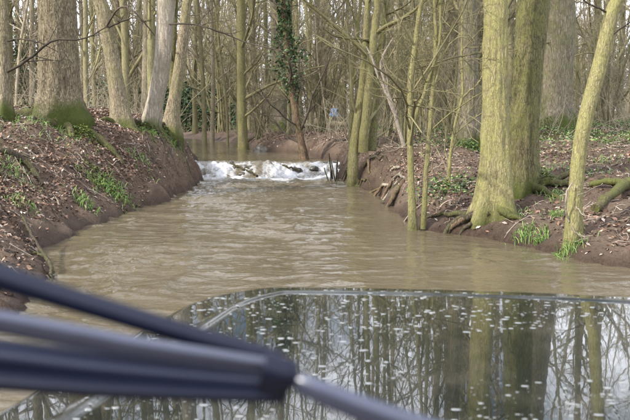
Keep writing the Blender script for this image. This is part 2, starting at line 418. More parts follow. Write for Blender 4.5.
def crown(Pt, Rt, rng, kind='pole', detail=3):
    """limbs and twigs of a bare crown; Pt (1..N,n,3)"""
    bg = Bag()
    if kind == 'pole':
        P1, R1 = grow(Pt, Rt, 26, .06, .98, (35, 75), .17, .40, 6, .11, .04, rng, .007)
        n2, n3 = 6, 5
    elif kind == 'spread':
        P1, R1 = grow(Pt, Rt, 18, .22, .97, (35, 80), .38, .5, 8, .13, .04, rng, .010)
        n2, n3 = 7, 5
    elif kind == 'hero':
        P1, R1 = grow(Pt, Rt, 16, .46, .98, (35, 75), .30, .40, 9, .12, .05, rng, .012)
        n2, n3 = 8, 6
    elif kind == 'coppice':
        P1, R1 = grow(Pt, Rt, 9, .12, .97, (20, 60), .30, .55, 5, .13, .04, rng, .005)
        n2, n3 = 5, 4
    else:
        P1, R1 = grow(Pt, Rt, 16, .15, .97, (30, 75), .34, .5, 6, .12, .03, rng, .005)
        n2, n3 = 6, 5
    bg.add(P1, R1, 5)
    P2, R2 = grow(P1, R1, n2, .15, .97, (25, 65), .46, .55, 5, .16, .03, rng, .005)
    bg.add(P2, R2, 3)
    if detail >= 3:
        P3, R3 = grow(P2, R2, n3, .15, .95, (25, 65), .5, .6, 4, .20, .0, rng, .0036 if kind in ('hero', 'spread') else .0048)
        bg.add(P3, R3, 3)
    return bg

def spine(rng, h, r, lean=.04, wob=.03, n=22, start=(0, 0, -.2), tip=.18):
    d = np.array([rng.normal(scale=lean), rng.normal(scale=lean), 1.0]); p = np.array(start, float); pts = [p.copy()]
    for q in range(n):
        d = d+np.array([rng.normal(scale=wob), rng.normal(scale=wob), 0]); d /= np.linalg.norm(d)
        p = p+d*(h/n); pts.append(p.copy())
    t = np.linspace(0, 1, n+1)
    R = r*((1-t)**.8*(1-tip)+tip)*(1+.5*np.exp(-t*h/.25))
    return np.array(pts)[None], R[None]

def copy_tree(root, loc, rz, sc, label=None, group=None):
    r = root.copy(); COL.objects.link(r); r.location = loc; r.rotation_euler = (0, 0, rz); r.scale = sc
    if label: r['label'] = label
    if group: r['group'] = group
    for ch in list(PROTO_KIDS[root.name]):
        c = ch.copy(); COL.objects.link(c); c.parent = r
    return r
PROTO_KIDS = {}

def make_proto(name, label, cat, group, kind, seed, h, r, mat, tmat, stems=1, lean=.04):
    rng = np.random.default_rng(seed)
    root = empty(name, (0, -300, 0), label, cat, group)
    if stems == 1:
        Pt, Rt = spine(rng, h, r, lean)
    else:
        Ps, Rs = [], []
        for s in range(stems):
            a = rng.random()*6.28; q = .05+.12*rng.random()
            Pt, Rt = spine(rng, h*(.6+.5*rng.random()), r*(.6+.7*rng.random()), .16, .035, 14, (q*math.cos(a), q*math.sin(a), -.15), .25)
            Ps.append(Pt[0]); Rs.append(Rt[0])
        Pt, Rt = np.array(Ps), np.array(Rs)
    kids = []
    if stems == 1:
        bg = Bag(); bg.add(Pt, Rt, 10); kids.append(obj('trunk', bg.mesh('trunk', mat), root))
    else:
        for s in range(stems):
            bg = Bag(); bg.add(Pt[s:s+1], Rt[s:s+1], 6); kids.append(obj('stem', bg.mesh('stem', mat), root))
    kids.append(obj('crown', crown(Pt, Rt, rng, kind).mesh('crown', tmat), root))
    PROTO_KIDS[root.name] = kids
    return root

# hero trunks -------------------------------------------------------
def hero_trunk(pix, Y, base_z, height, top_lean=.0, sides=44, bark_amp=.012, flare=.35, flare_h=.28, lobes=5, seed=0, tip=.25, depth=None, twist=0., grain=9, lumpy=.09):
    """trunk skinned round a spine traced in the photograph, standing at depth Y; local coords about its foot.
       returns base location, verts, faces, spine points and radii (local)"""
    pix = sorted(pix, key=lambda t: -t[1])
    W = np.array([P(x, y, Y) for x, y, w in pix]); R = np.array([w*Y/FPX/2 for x, y, w in pix])
    if depth is not None: W[:, 1] += np.array([depth*(q-W[0, 2]) for q in W[:, 2]])
    foot = Vector((W[0, 0], W[0, 1], base_z))
    z0, z1 = base_z-.3, W[-1, 2]
    dirt = (W[-1]-W[-2])/(W[-1, 2]-W[-2, 2])
    za = np.concatenate([np.arange(z0, z1, .03), np.arange(z1, base_z+height, .16)])
    X = np.interp(za, W[:, 2], W[:, 0]); Yy = np.interp(za, W[:, 2], W[:, 1]); Rr = np.interp(za, W[:, 2], R)
    up = np.maximum(za-z1, 0); H = base_z+height-z1
    lx = dirt[0]*(1-.5*up/H)+top_lean*up/H
    X = X+lx*up; Yy = Yy+dirt[1]*up*.4
    Rr = Rr*(1-(1-tip)*(np.clip(up/H, 0, 1))**1.1)
    # smooth the traced line
    ker = np.hanning(21); ker /= ker.sum()
    def sm(v): return np.convolve(np.pad(v, 10, mode='reflect', reflect_type='odd'), ker, 'valid')
    X, Yy, Rr = sm(X), sm(Yy), sm(Rr)
    n = len(za); th = np.linspace(0, 2*math.pi, sides, endpoint=False)
    TH, ZZ = np.meshgrid(th, za); hgt = ZZ-base_z
    s = seed*7.7
    grain_z = hgt*grain*.28
    c, sn = np.cos(TH+twist*hgt), np.sin(TH+twist*hgt)
    ridge = 1-np.abs(vnoise(c*grain*.5+s, sn*grain*.5, grain_z*.5))*2
    ridge2 = fbm(c*grain+s, sn*grain+3, grain_z, o=2)
    lump = fbm(c*1.1+s, sn*1.1, hgt*1.4, o=3)
    fl = 1+flare*np.exp(-np.maximum(hgt, 0)/flare_h)*(1+.75*np.cos(lobes*TH+seed+.8*np.sin(TH*2)))*.75
    RR = Rr[:, None]*fl*(1+lumpy*lump*(1+1.2*np.exp(-np.maximum(hgt, 0)/.5)))+bark_amp*(.8*ridge+.6*ridge2)*np.clip(Rr[:, None]/.12, .25, 1.2)
    V = np.stack([X[:, None]+RR*np.cos(TH), Yy[:, None]+RR*np.sin(TH), ZZ], 2).reshape(-1, 3)-np.array(foot)
    idx = np.arange(n*sides).reshape(n, sides)
    a, b_ = idx[:-1], idx[1:]
    F = np.stack([a.ravel(), np.roll(a, -1, 1).ravel(), np.roll(b_, -1, 1).ravel(), b_.ravel()], 1)
    sel = np.searchsorted(za, np.linspace(za[0], za[-1], 40)).clip(0, n-1)
    S = np.stack([X, Yy, za], 1)[sel]-np.array(foot)
    return foot, V, F, S, Rr[sel]

def pix_branch(pts, foot, name, mat, parent, sides=7, n=16, wob=.004, sub=0, seed=1, tw=None):
    """a limb traced in the photograph: pts (px,py,Y,diameter px)"""
    W = np.array([P(x, y, Y) for x, y, Y, w in pts]); R = np.array([w*Y/FPX/2 for x, y, Y, w in pts])
    s = np.concatenate([[0], np.cumsum(np.linalg.norm(np.diff(W, axis=0), axis=1))]); t = np.linspace(0, s[-1], n)
    C = np.stack([np.interp(t, s, W[:, k]) for k in range(3)], 1)
    ker = np.array([.25, .5, .25])
    for _ in range(2): C[1:-1] = .25*C[:-2]+.5*C[1:-1]+.25*C[2:]
    rng = np.random.default_rng(seed); C[1:-1] += rng.normal(scale=wob, size=(n-2, 3))
    C = C-np.array(foot); Rr = np.interp(t, s, R)
    bg = Bag(); bg.add(C[None], Rr[None], sides)
    if sub:
        P2, R2 = grow(C[None], Rr[None], sub, .2, .97, (25, 65), .3, .5, 6, .14, .02, rng, .003); bg.add(P2, R2, 4)
        P3, R3 = grow(P2, R2, 4, .2, .95, (25, 65), .45, .6, 5, .16, .0, rng, .0025); bg.add(P3, R3, 3)
    return obj(name, bg.mesh(name, mat), parent)

def ground_root(foot, start, az, length, r, mat, parent, seed, drop=None, curve=.0, sides=9, lift=.02):
    rng = np.random.default_rng(seed); n = 18
    p = np.array([start[0], start[1]], float); a = az; pts = []; step = length/n
    for q in range(n+1):
        z = gz(p[0], p[1]); t = q/n
        rr = r*(1-.8*t)
        pts.append((p[0], p[1], z+rr*.35+lift*(1-t)*1.0-(.06*max(0, t-.8)/.2)))
        a += rng.normal(scale=.09)+curve; p = p+step*np.array([math.cos(a), math.sin(a)])
    C = np.array(pts)-np.array(foot); R = r*(1-.8*np.linspace(0, 1, n+1))
    bg = Bag(); bg.add(C[None], R[None], sides)
    return obj('root', bg.mesh('root', mat), parent)

def hero(name, label, pix, Y, mat, tmat, height, crown_kind='hero', cat='tree', seed=0, dz=0, crown_on=True, **kw):
    foot_px = max(pix, key=lambda t: t[1]); f = P(foot_px[0], foot_px[1], Y)
    bz = gz(f.x, f.y)
    bz = min(max(f.z, bz-.05), bz+.08)
    foot, V, F, S, R = hero_trunk(pix, Y, bz, height, seed=seed, **kw)
    root = empty(name, foot, label, cat)
    obj('trunk', mesh_np('trunk', V, F, mat), root)
    if crown_on:
        rng = np.random.default_rng(100+seed)
        obj('crown', crown(S[None], R[None], rng, crown_kind).mesh('crown', tmat), root)
    return root, foot, S, R

# left bank
t1, f1, _, _ = hero('bare_tree', 'slim olive tree leaning a dark bare branch across the big oak',
    [(3, 0, 10), (4, 60, 11), (5, 108, 13)], 11.2, M['lean'], M['twig_d'], 10, seed=1, bark_amp=.005)
pix_branch([(4, 74, 11.2, 3), (22, 64, 11.0, 2.6), (38, 52, 10.9, 2.4), (52, 38, 10.8, 2.2), (66, 38, 10.8, 1.8), (82, 42, 10.9, 1.5), (96, 33, 11, 1.2), (108, 26, 11, .8)], f1, 'branch', M['twig_d'], t1, sub=6, seed=4)
pix_branch([(4, 42, 11.2, 2), (20, 38, 11.1, 1.6), (40, 42, 11.0, 1.1), (58, 52, 11.0, .7)], f1, 'branch', M['twig_d'], t1, sub=5, seed=5)
t2, f2, _, _ = hero('oak_tree', 'thick oak with furrowed bark and moss cushions at its foot on the bank',
    [(57, 0, 34), (58, 40, 35), (58.5, 75, 37), (59, 100, 41), (60, 116, 46)], 12.0, M['oak'], M['twig'], 15, seed=2, bark_amp=.022, flare=.40, flare_h=.22, lobes=4, grain=13, sides=72)
for k, (az, ln, r, cv) in enumerate([(-.45, .95, .12, .01), (-2.6, .55, .15, .02), (-1.5, .35, .09, 0), (3.3, .7, .12, 0), (-1.0, .5, .08, .02)]):
    ground_root(f2, (f2.x+.30*math.cos(az), f2.y+.30*math.sin(az)), az, ln, r, M['mossroot'], t2, 20+k, curve=cv, lift=.03)
t3, f3, _, _ = hero('bare_tree', 'leaning mottled tree with swollen foot behind the oak',
    [(101, 0, 13), (106, 25, 14), (111, 50, 14), (116, 80, 15), (120, 105, 17), (122, 128, 20)], 13.6, M['lean'], M['twig_d'], 12, seed=3, bark_amp=.010, flare=.45, flare_h=.2)
pix_branch([(106, 27, 13.5, 2.2), (116, 10, 13.2, 2), (124, 4, 13, 1.8), (136, 12, 12.9, 1.6), (146, 24, 12.9, 1.3), (155, 36, 12.9, .9)], f3, 'branch', M['twig_d'], t3, sub=6, seed=7)
pix_branch([(109, 27, 13.5, 2), (120, 22, 13.2, 1.7), (134, 17, 13.1, 1.3), (146, 22, 13, .9)], f3, 'branch', M['twig_d'], t3, sub=5, seed=8)
for k, az in enumerate([-.9, -2.2, -.2]):
    ground_root(f3, (f3.x+.12*math.cos(az), f3.y+.12*math.sin(az)), az, .6, .06, M['mossroot'], t3, 30+k, lift=.04)
t4, f4, _, _ = hero('beech_tree', 'smooth pale beech with curved foot at the head of the bank',
    [(166, 0, 17), (165, 30, 17), (163, 60, 16.5), (159, 85, 17), (153, 110, 17), (149, 128, 18), (146, 142, 21)], 14.2, M['beech'], M['twig'], 14, seed=4, bark_amp=.003, flare=.25)
pix_branch([(168, 24, 14.1, 1.6), (190, 23, 13.8, 1.5), (212, 29, 13.5, 1.5), (240, 40, 13.3, 1.3), (262, 47, 13.2, 1.1), (288, 52, 13.2, .7)], f4, 'branch', M['twig_d'], t4, sub=7, seed=9)
t5, f5, _, _ = hero('beech_tree', 'grey brown slanting tree rooted right beside the pale beech',
    [(187, 0, 9), (184, 30, 10), (180, 65, 11), (175, 95, 12), (171, 118, 15), (169, 140, 19)], 14.9, M['lean'], M['twig'], 13, seed=5, bark_amp=.004, flare=.3)
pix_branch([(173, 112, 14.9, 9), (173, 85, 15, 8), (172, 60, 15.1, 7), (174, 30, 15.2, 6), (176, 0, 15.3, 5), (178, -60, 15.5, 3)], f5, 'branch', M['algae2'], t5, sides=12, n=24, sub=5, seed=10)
for k, az in enumerate([-.6, -1.2, -2.0, -.2]):
    ground_root(f4, (f4.x+.10*math.cos(az), f4.y+.10*math.sin(az)), az, .9, .05, M['mossroot'] if k % 2 else M['wetroot'], t4, 40+k, lift=.05)
    ground_root(f5, (f5.x+.10*math.cos(az), f5.y+.10*math.sin(az)), az-.1, .8, .05, M['wetroot'], t5, 50+k, lift=.05)
# beyond the weir
t7, f7, _, _ = hero('bare_tree', 'straight yellow green tree standing at the edge of the upper pool',
    [(241, 0, 8), (241, 50, 8), (241.5, 100, 8.5), (243, 149, 10)], 23.5, M['algae'], M['twig_g'], 14, 'pole', seed=6, bark_amp=.005, sides=24)
t9, f9, _, _ = hero('bare_tree', 'broad green grey trunk standing behind the ivy clad snag',
    [(277, 0, 13), (278, 50, 14), (279, 100, 16), (280, 131, 19)], 31, M['grey'], M['twig'], 15, seed=7, bark_amp=.012, sides=28)
t10, f10, s10, r10 = hero('ivy_tree', 'thin brown leaning tree wrapped in dark ivy beside the weir',
    [(283, 0, 6), (286, 40, 6), (290, 80, 6), (295, 110, 6.5), (300, 135, 7), (305, 161, 8.5)], 18.3, M['snag'], M['twig_d'], 9, 'pole', seed=8, bark_amp=.006, sides=24)
# right bank
t12, f12, _, _ = hero('alder_clump', 'clump of mossy alder stems on the cut bank beside the weir',
    [(368, 0, 6), (366, 40, 6.5), (362, 90, 7.5), (357, 125, 8.5), (353, 154, 10)], 14.6, M['algae'], M['twig_g'], 10, 'pole', seed=9, bark_amp=.005, sides=24)
for k, pts in enumerate([[(363, 152, 14.5, 10), (366, 110, 14.4, 8.5), (370, 70, 14.4, 8), (376, 20, 14.4, 7.5), (379, -20, 14.4, 7), (384, -120, 14.4, 4), (388, -220, 14.5, 2)],
                         [(372, 151, 14.8, 9), (375, 110, 14.9, 7), (378, 70, 15, 6.5), (385, 20, 15, 6), (388, -20, 15, 5.5), (396, -120, 15.2, 3.5), (400, -200, 15.3, 2)],
                         [(351, 150, 14.8, 5), (351, 110, 14.9, 4.5), (353, 70, 15, 4), (358, 30, 15, 4), (361, -10, 15, 3), (362, -100, 15.1, 2)]]):
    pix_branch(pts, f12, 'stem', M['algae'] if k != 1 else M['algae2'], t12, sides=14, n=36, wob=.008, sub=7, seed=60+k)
for k, (az, ln) in enumerate([(-1.9, .7), (-1.3, .9), (-2.5, .6), (-.8, 1.0), (-1.6, .6)]):
    ground_root(f12, (f12.x+.12+.2*(k-2)*.4, f12.y-.05), az, ln, .035, M['wetroot'] if k % 2 else M['snag'], t12, 70+k, lift=.08)
t14, f14, _, _ = hero('sapling', 'slender pale green sapling with forked stems rising from the water edge',
    [(421, 0, 4), (416, 40, 5), (410, 85, 5.5), (410, 130, 6), (411, 180, 6.5), (413, 229, 8)], 8.95, M['algae'], M['twig_g'], 6.5, 'sapling', seed=10, bark_amp=.003, sides=18, tip=.3)
pix_branch([(423, 229, 8.95, 6.5), (425, 190, 8.95, 5), (428, 150, 8.95, 4.6), (432, 100, 8.95, 4.6), (435, 60, 8.95, 4.4), (436, 20, 9, 4), (434, -10, 9, 3.6), (430, -80, 9, 2)], f14, 'stem', M['algae'], t14, sides=12, n=40, wob=.004, sub=9, seed=81)
pix_branch([(411, 128, 8.95, 4), (420, 105, 8.93, 3.6), (429, 78, 8.92, 3.2), (440, 45, 8.92, 3), (441, 0, 8.92, 2.4), (446, -60, 8.9, 1.6)], f14, 'branch', M['algae'], t14, sides=9, n=26, wob=.004, sub=6, seed=82)
pix_branch([(433, 90, 8.95, 2.6), (441, 60, 8.95, 2), (450, 42, 8.95, 1.6), (462, 34, 8.95, 1.2), (474, 44, 8.95, .8)], f14, 'branch', M['twig_g'], t14, n=16, sub=5, seed=83)
pix_branch([(410, 95, 8.95, 2), (400, 80, 8.9, 1.6), (388, 70, 8.9, 1.2), (380, 50, 8.9, .8)], f14, 'branch', M['twig_g'], t14, n=16, sub=5, seed=84)
t15, f15, _, _ = hero('sapling', 'thin crooked sapling forking low down between the two nearest mossy trunks',
    [(462, 60, 2.2), (462, 72, 2.4), (464, 96, 2.8), (457, 114, 3), (453, 135, 3), (450, 160, 3.2), (448, 188, 4)], 10.2, M['algae'], M['twig_g'], 3.4, 'sapling', seed=11, bark_amp=.002, sides=12, tip=.4)
t15['label'] = 'thin crooked sapling among green leaves between forked sapling and thick twin trunks'
pix_branch([(463, 98, 10.2, 2.2), (470, 90, 10.15, 1.8), (478, 84, 10.1, 1.4), (486, 70, 10.1, .9)], f15, 'branch', M['twig_g'], t15, n=14, sub=4, seed=86)
t16, f16, _, _ = hero('mossy_tree', 'thick yellow green trunk with burred foot standing at the water edge',
    [(495.5, 0, 23), (495, 40, 24), (494.5, 80, 25), (495, 120, 27), (495, 160, 29), (494, 195, 33), (493, 233, 36)], 8.75, M['algae'], M['twig_g'], 13, seed=12, bark_amp=.010, flare=.42, flare_h=.30, lobes=5, grain=11, sides=72, lumpy=.20)
t17, f17, _, _ = hero('mossy_tree', 'thick darker mossy trunk leaning away just behind the burred one',
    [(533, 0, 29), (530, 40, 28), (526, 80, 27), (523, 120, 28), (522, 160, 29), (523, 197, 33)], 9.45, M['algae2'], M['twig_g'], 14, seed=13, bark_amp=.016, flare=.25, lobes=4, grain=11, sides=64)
for k, (sx_, sy_, az, ln, r, mt) in enumerate([(-.15, -.02, 2.9, .75, .05, 'wetroot'), (-.17, .1, 2.6, .8, .045, 'wetroot'), (-.1, -.12, 3.7, .35, .05, 'wetroot'), (.05, -.2, -1.2, .3, .06, 'mossroot'), (-.16, .05, 3.3, .5, .055, 'snag')]):
    ground_root(f16, (f16.x+sx_, f16.y+sy_), az, ln, r, M[mt], t16, 90+k, lift=.07)
for k, (az, ln) in enumerate([(-.3, .7), (-1.1, .5), (.2, .9)]):
    ground_root(f17, (f17.x+.18*math.cos(az), f17.y+.18*math.sin(az)), az, ln, .06, M['mossroot'], t17, 100+k, lift=.05)
t18, f18, _, _ = hero('old_tree', 'massive grey trunk with mossy buttress standing back in the grass',
    [(560, 0, 27), (560, 40, 27), (558, 80, 27), (556, 110, 31), (555, 134, 40)], 18.5, M['grey'], M['twig'], 17, seed=14, bark_amp=.022, flare=.35, grain=12, sides=56)
t19, f19, _, _ = hero('mossy_tree', 'leaning yellow green young tree with dead side shoots at the water edge',
    [(614, 0, 13), (608, 30, 13.5), (602, 55, 14), (596, 80, 14.5), (590, 100, 14.5), (583, 128, 14.5), (578, 160, 14), (575, 200, 14.5), (572, 251, 17)], 7.35, M['algae'], M['twig_g'], 9, 'hero', seed=15, bark_amp=.005, flare=.15, sides=40)
pix_branch([(607, 13, 7.35, 2), (600, 9, 7.3, 1.8), (592, 5, 7.25, 1.6), (584, 1, 7.2, 1.3), (570, -12, 7.1, 1)], f19, 'branch', M['twig_d'], t19, sub=5, seed=110)
pix_branch([(604, 44, 7.35, 1.8), (618, 30, 7.3, 1.5), (632, 22, 7.2, 1.2), (645, 6, 7.2, .8)], f19, 'branch', M['twig_d'], t19, sub=5, seed=111)
for k, pts in enumerate([[(569, 222, 7.3, 2), (565, 205, 7.25, 2.2), (566, 192, 7.2, 2), (572, 183, 7.25, 1.6)], [(575, 205, 7.3, 1.2), (582, 215, 7.2, 1), (592, 217, 7.15, .7)],
                         [(574, 232, 7.3, 1.4), (582, 236, 7.2, 1.1), (594, 235, 7.1, .8)], [(571, 226, 7.3, 1.2), (577, 234, 7.15, 1), (586, 239, 7.1, .6)], [(571, 244, 7.3, 1), (580, 240, 7.2, .9), (588, 238, 7.1, .6)], [(576, 196, 7.3, 1), (590, 190, 7.2, .9), (603, 183, 7.2, .6)]]):
    pix_branch(pts, f19, 'dead_shoot', M['deadwood'], t19, sides=6, n=10, seed=120+k)
t20, f20, _, _ = hero('old_tree', 'brown trunk with green mossy foot hidden partly by the burred tree',
    [(468, 0, 17), (468, 60, 18), (468, 110, 21), (468, 152, 28)], 14.2, M['grey'], M['twig'], 14, seed=16, bark_amp=.014, flare=.3, sides=48)
# ivy on the snag
def leaf_cloud(C, size, rng, cols, normal_up=.3, jitter=.5):
    """small folded leaves (2 tris each side of a midrib) at the centres C"""
    n = len(C); nrm = rng.normal(size=(n, 3)); nrm[:, 2] = np.abs(nrm[:, 2])+normal_up; nrm /= np.linalg.norm(nrm, axis=1, keepdims=True)
    a = rng.normal(size=(n, 3)); a -= (a*nrm).sum(1, keepdims=True)*nrm; a /= np.linalg.norm(a, axis=1, keepdims=True)
    b_ = np.cross(nrm, a); s = size*(1-jitter+2*jitter*rng.random((n, 1)))
    fold = nrm*s*.22*rng.random((n, 1))
    V = np.stack([C-a*s, C+b_*s*.55+fold, C+a*s, C-b_*s*.55+fold], 1).reshape(-1, 3)
    i = np.arange(n)*4
    F = np.concatenate([np.stack([i, i+1, i+2], 1), np.stack([i, i+2, i+3], 1)])
    c = np.array(cols)[rng.integers(0, len(cols), n)]*(.65+.7*rng.random((n, 1)))
    return V, F, np.repeat(c, 4, 0)
def leaf_obj(name, C, size, rng, cols, mat, parent=None, **kw):
    V, F, c = leaf_cloud(C, size, rng, cols, **kw)
    me = mesh_np(name, V, F, mat, False); point_colors(me, np.clip(c, 0, 1)); return obj(name, me, parent)
IVY = [(.022, .05, .014), (.035, .075, .02), (.05, .10, .03), (.02, .04, .015)]
rng = np.random.default_rng(33)
cs = []
for q in range(3600):
    t = rng.random(); k = 5+t*22; i = int(k); u = k-i
    p = s10[i]*(1-u)+s10[min(i+1, 39)]*u
    if p[2] < 1.55+.5*rng.random(): continue
    rad = .10+(.34*rng.random()**1.3)*(.6+.6*math.sin(p[2]*3.1))+.05*(p[2]-1.5)*.3
    a_ = rng.random()*6.28; cs.append((p[0]+rad*math.cos(a_), p[1]+rad*math.sin(a_), p[2]+rng.normal(scale=.05)))
tag(leaf_obj('ivy', np.array(cs), .04, rng, IVY+[(.07, .12, .04)], M['green'], t10), kind='stuff')

# ------------------------------------------------------------------ the wood beyond: individual bare trees
GP = 'bare trees in the wood beyond the weir'
protos = {'pole': [], 'spread': [], 'coppice': [], 'sapling': []}
LBL = {'pole': 'tall slim bare tree standing in the wood beyond the river', 'spread': 'stout bare tree with spreading limbs in the wood beyond the river',
       'coppice': 'many stemmed bare coppice shrub in the wood beyond the river', 'sapling': 'small twiggy bare sapling in the wood beyond the river'}
GRP = {'pole': 'tall slim trees of the wood', 'spread': 'stout spreading trees of the wood', 'coppice': 'coppice shrubs of the wood', 'sapling': 'small saplings of the wood'}
for k in range(3):
    protos['pole'].append(make_proto('bare_tree', LBL['pole'], 'tree', GRP['pole'], 'pole', 200+k, 12+2*k, .085+.02*k, M['pole'] if k != 1 else M['pole2'], M['twig_g'] if k != 1 else M['twig']))
    protos['spread'].append(make_proto('spreading_tree', LBL['spread'], 'tree', GRP['spread'], 'spread', 220+k, 12+k, .17+.05*k, M['grey'] if k != 1 else M['pole'], M['twig']))
    protos['coppice'].append(make_proto('coppice_shrub', LBL['coppice'], 'shrub', GRP['coppice'], 'coppice', 240+k, 5.2+.6*k, .026, M['pole'], M['twig_g'] if k else M['twig'], stems=8+k))
    protos['sapling'].append(make_proto('wood_sapling', LBL['sapling'], 'sapling', GRP['sapling'], 'sapling', 260+k, 4.6+k, .028, M['pole2'] if k else M['pole'], M['twig'], lean=.12))
LAND = [(20, 'left of nothing'), (58, 'behind the thick furrowed oak'), (122, 'behind the leaning mottled tree'), (165, 'behind the pale curved beech'), (208, 'between the beeches and straight green tree'), (243, 'behind the straight yellow green tree'),
        (285, 'behind the ivy wrapped tree'), (330, 'between the ivy tree and alder clump'), (364, 'behind the mossy alder clump'), (415, 'behind the forked water edge sapling'), (465, 'behind the thin crooked sapling'),
        (508, 'behind the thick twin mossy trunks'), (557, 'behind the massive grey trunk'), (598, 'behind the leaning yellow green young tree')]
LAND[0] = (20, 'behind the slim olive tree beside the oak')
WORD = {'pole': 'tall slim bare tree', 'spread': 'stout spreading bare tree', 'coppice': 'many stemmed bare shrub', 'sapling': 'small twiggy bare sapling'}
def where(kind, x, y):
    px = 315+x/y*FPX; lm = min(LAND, key=lambda t: abs(t[0]-px))[1]
    return WORD[kind]+(' just ' if y < 27 else ' well ' if y < 42 else ' far ')+lm if y < 27 or 'between' not in lm else WORD[kind]+(' in the wood ' if y < 42 else ' deep in the wood ')+lm
used = {k: 0 for k in protos}
tall = {'pole': 1.35, 'spread': 1.25, 'coppice': 1.0, 'sapling': 1.0}
def plant(kind, x, y, sc=1.0, rng=RNG):
    pr = protos[kind]; i = used[kind] % len(pr); first = used[kind] < len(pr); used[kind] += 1
    loc = (x, y, gz(x, y)); s = sc*(.8+.45*rng.random()); rz = rng.random()*6.28
    if first:
        r = pr[i]; r.location = loc; r.rotation_euler = (0, 0, rz); r.scale = (s, s, s*tall[kind]); r['label'] = where(kind, x, y); return r
    return copy_tree(pr[i], loc, rz, (s, s, s*tall[kind]), where(kind, x, y))
def in_water(x, y, mrg=.5):
    return ipol(XL, y)-mrg < x < ipol(XR, y)+mrg and y < 200
# trunks that the photograph shows one by one: (px, depth, kind, scale)
for px, Y, kd, s in [(205, 27, 'pole', .95), (212, 31, 'pole', .8), (196, 36, 'pole', 1), (228, 27, 'pole', .75), (256, 36, 'pole', .9), (266, 28, 'sapling', 1.2),
                     (300, 27, 'pole', .8), (311, 29, 'pole', .85), (322, 33, 'pole', .9), (343, 40, 'pole', 1.0), (330, 24, 'sapling', 1.2), (398, 20, 'pole', .6), (390, 24, 'pole', .8),
                     (89, 19, 'pole', .55), (97, 22, 'pole', .75), (84, 26, 'pole', .8), (128, 21, 'pole', .6), (138, 28, 'pole', .9), (35, 24, 'pole', .8), (18, 20, 'sapling', 1.3),
                     (440, 26, 'spread', .9), (448, 19, 'coppice', 1.0), (590, 30, 'pole', 1.0), (575, 34, 'pole', 1.1), (605, 28, 'pole', .8), (618, 31, 'pole', .9), (628, 26, 'pole', .8), (470, 32, 'pole', 1.1), (548, 27, 'spread', .8),
                     (405, 17, 'coppice', .7), (425, 22, 'coppice', 1.0), (385, 18, 'coppice', .8), (600, 22, 'coppice', .8), (120, 30, 'spread', 1.0), (222, 34, 'coppice', 1.1), (260, 25, 'coppice', .8), (320, 25, 'coppice', .9)]:
    x = (px-315)/FPX*Y*1.0
    plant(kd, x, Y, s)
rng = np.random.default_rng(55)
cnt = 0
while cnt < 190:
    Y = 19+rng.random()**.9*46; px = -60+750*rng.random(); x = (px-315)/FPX*Y
    if in_water(x, Y, .6): continue
    if abs(px-334) < 12 and Y < 46: continue
    kd = rng.choice(['pole', 'spread', 'coppice', 'sapling'], p=[.30, .10, .38, .22])
    if px < 30 and kd in ('coppice',) and Y < 24: continue
    plant(kd, x, Y, 1.0, rng); cnt += 1

# ------------------------------------------------------------------ far woodland as one mass
bg = Bag(); rng = np.random.default_rng(77)
stock = []
for k in range(5):
    r2 = np.random.default_rng(300+k); Pt, Rt = spine(r2, 12+r2.random()*4, .13, n=10); b2 = Bag(); b2.add(Pt, Rt, 5)
    P1, R1 = grow(Pt, Rt, 26, .08, .98, (35, 75), .24, .45, 4, .12, .04, r2, .012); b2.add(P1, R1, 3)
    P2, R2 = grow(P1, R1, 7, .15, .97, (25, 65), .5, .6, 4, .16, .02, r2, .009); b2.add(P2, R2, 3)
    stock.append((np.concatenate(b2.V), np.concatenate(b2.F)))
for k in range(220):
    Y = 55+rng.random()*45; x = (-110+850*rng.random()-315)/FPX*Y
    V, F = stock[k % 5]; a_ = rng.random()*6.28; s = .8+.5*rng.random(); c_, s_ = math.cos(a_), math.sin(a_)
    bg.raw(np.stack([(V[:, 0]*c_-V[:, 1]*s_)*s+x, (V[:, 0]*s_+V[:, 1]*c_)*s+Y, V[:, 2]*s+.4], 1), F)
stock2 = []
for k in range(4):
    r2 = np.random.default_rng(320+k); Pt, Rt = spine(r2, 15, .2, n=8); b2 = Bag(); b2.add(Pt, Rt, 4)
    P1, R1 = grow(Pt, Rt, 30, .03, .98, (35, 75), .22, .45, 4, .12, .04, r2, .03); b2.add(P1, R1, 3)
    P2, R2 = grow(P1, R1, 6, .1, .97, (25, 65), .55, .6, 3, .16, .02, r2, .022); b2.add(P2, R2, 3)
    stock2.append((np.concatenate(b2.V), np.concatenate(b2.F)))
for k in range(150):
    Y = 95+rng.random()*40; x = (-110+850*(k+rng.random())/150-315)/FPX*Y
    V, F = stock2[k % 4]; a_ = rng.random()*6.28; s = .8+.5*rng.random(); c_, s_ = math.cos(a_), math.sin(a_)
    bg.raw(np.stack([(V[:, 0]*c_-V[:, 1]*s_)*s+x, (V[:, 0]*s_+V[:, 1]*c_)*s+Y, V[:, 2]*s+.4], 1), F)
tag(obj('distant_woodland', bg.mesh('distant_woodland', M['twig'])), 'hazy mass of bare grey brown trees filling the far wood', 'woodland', kind='stuff')
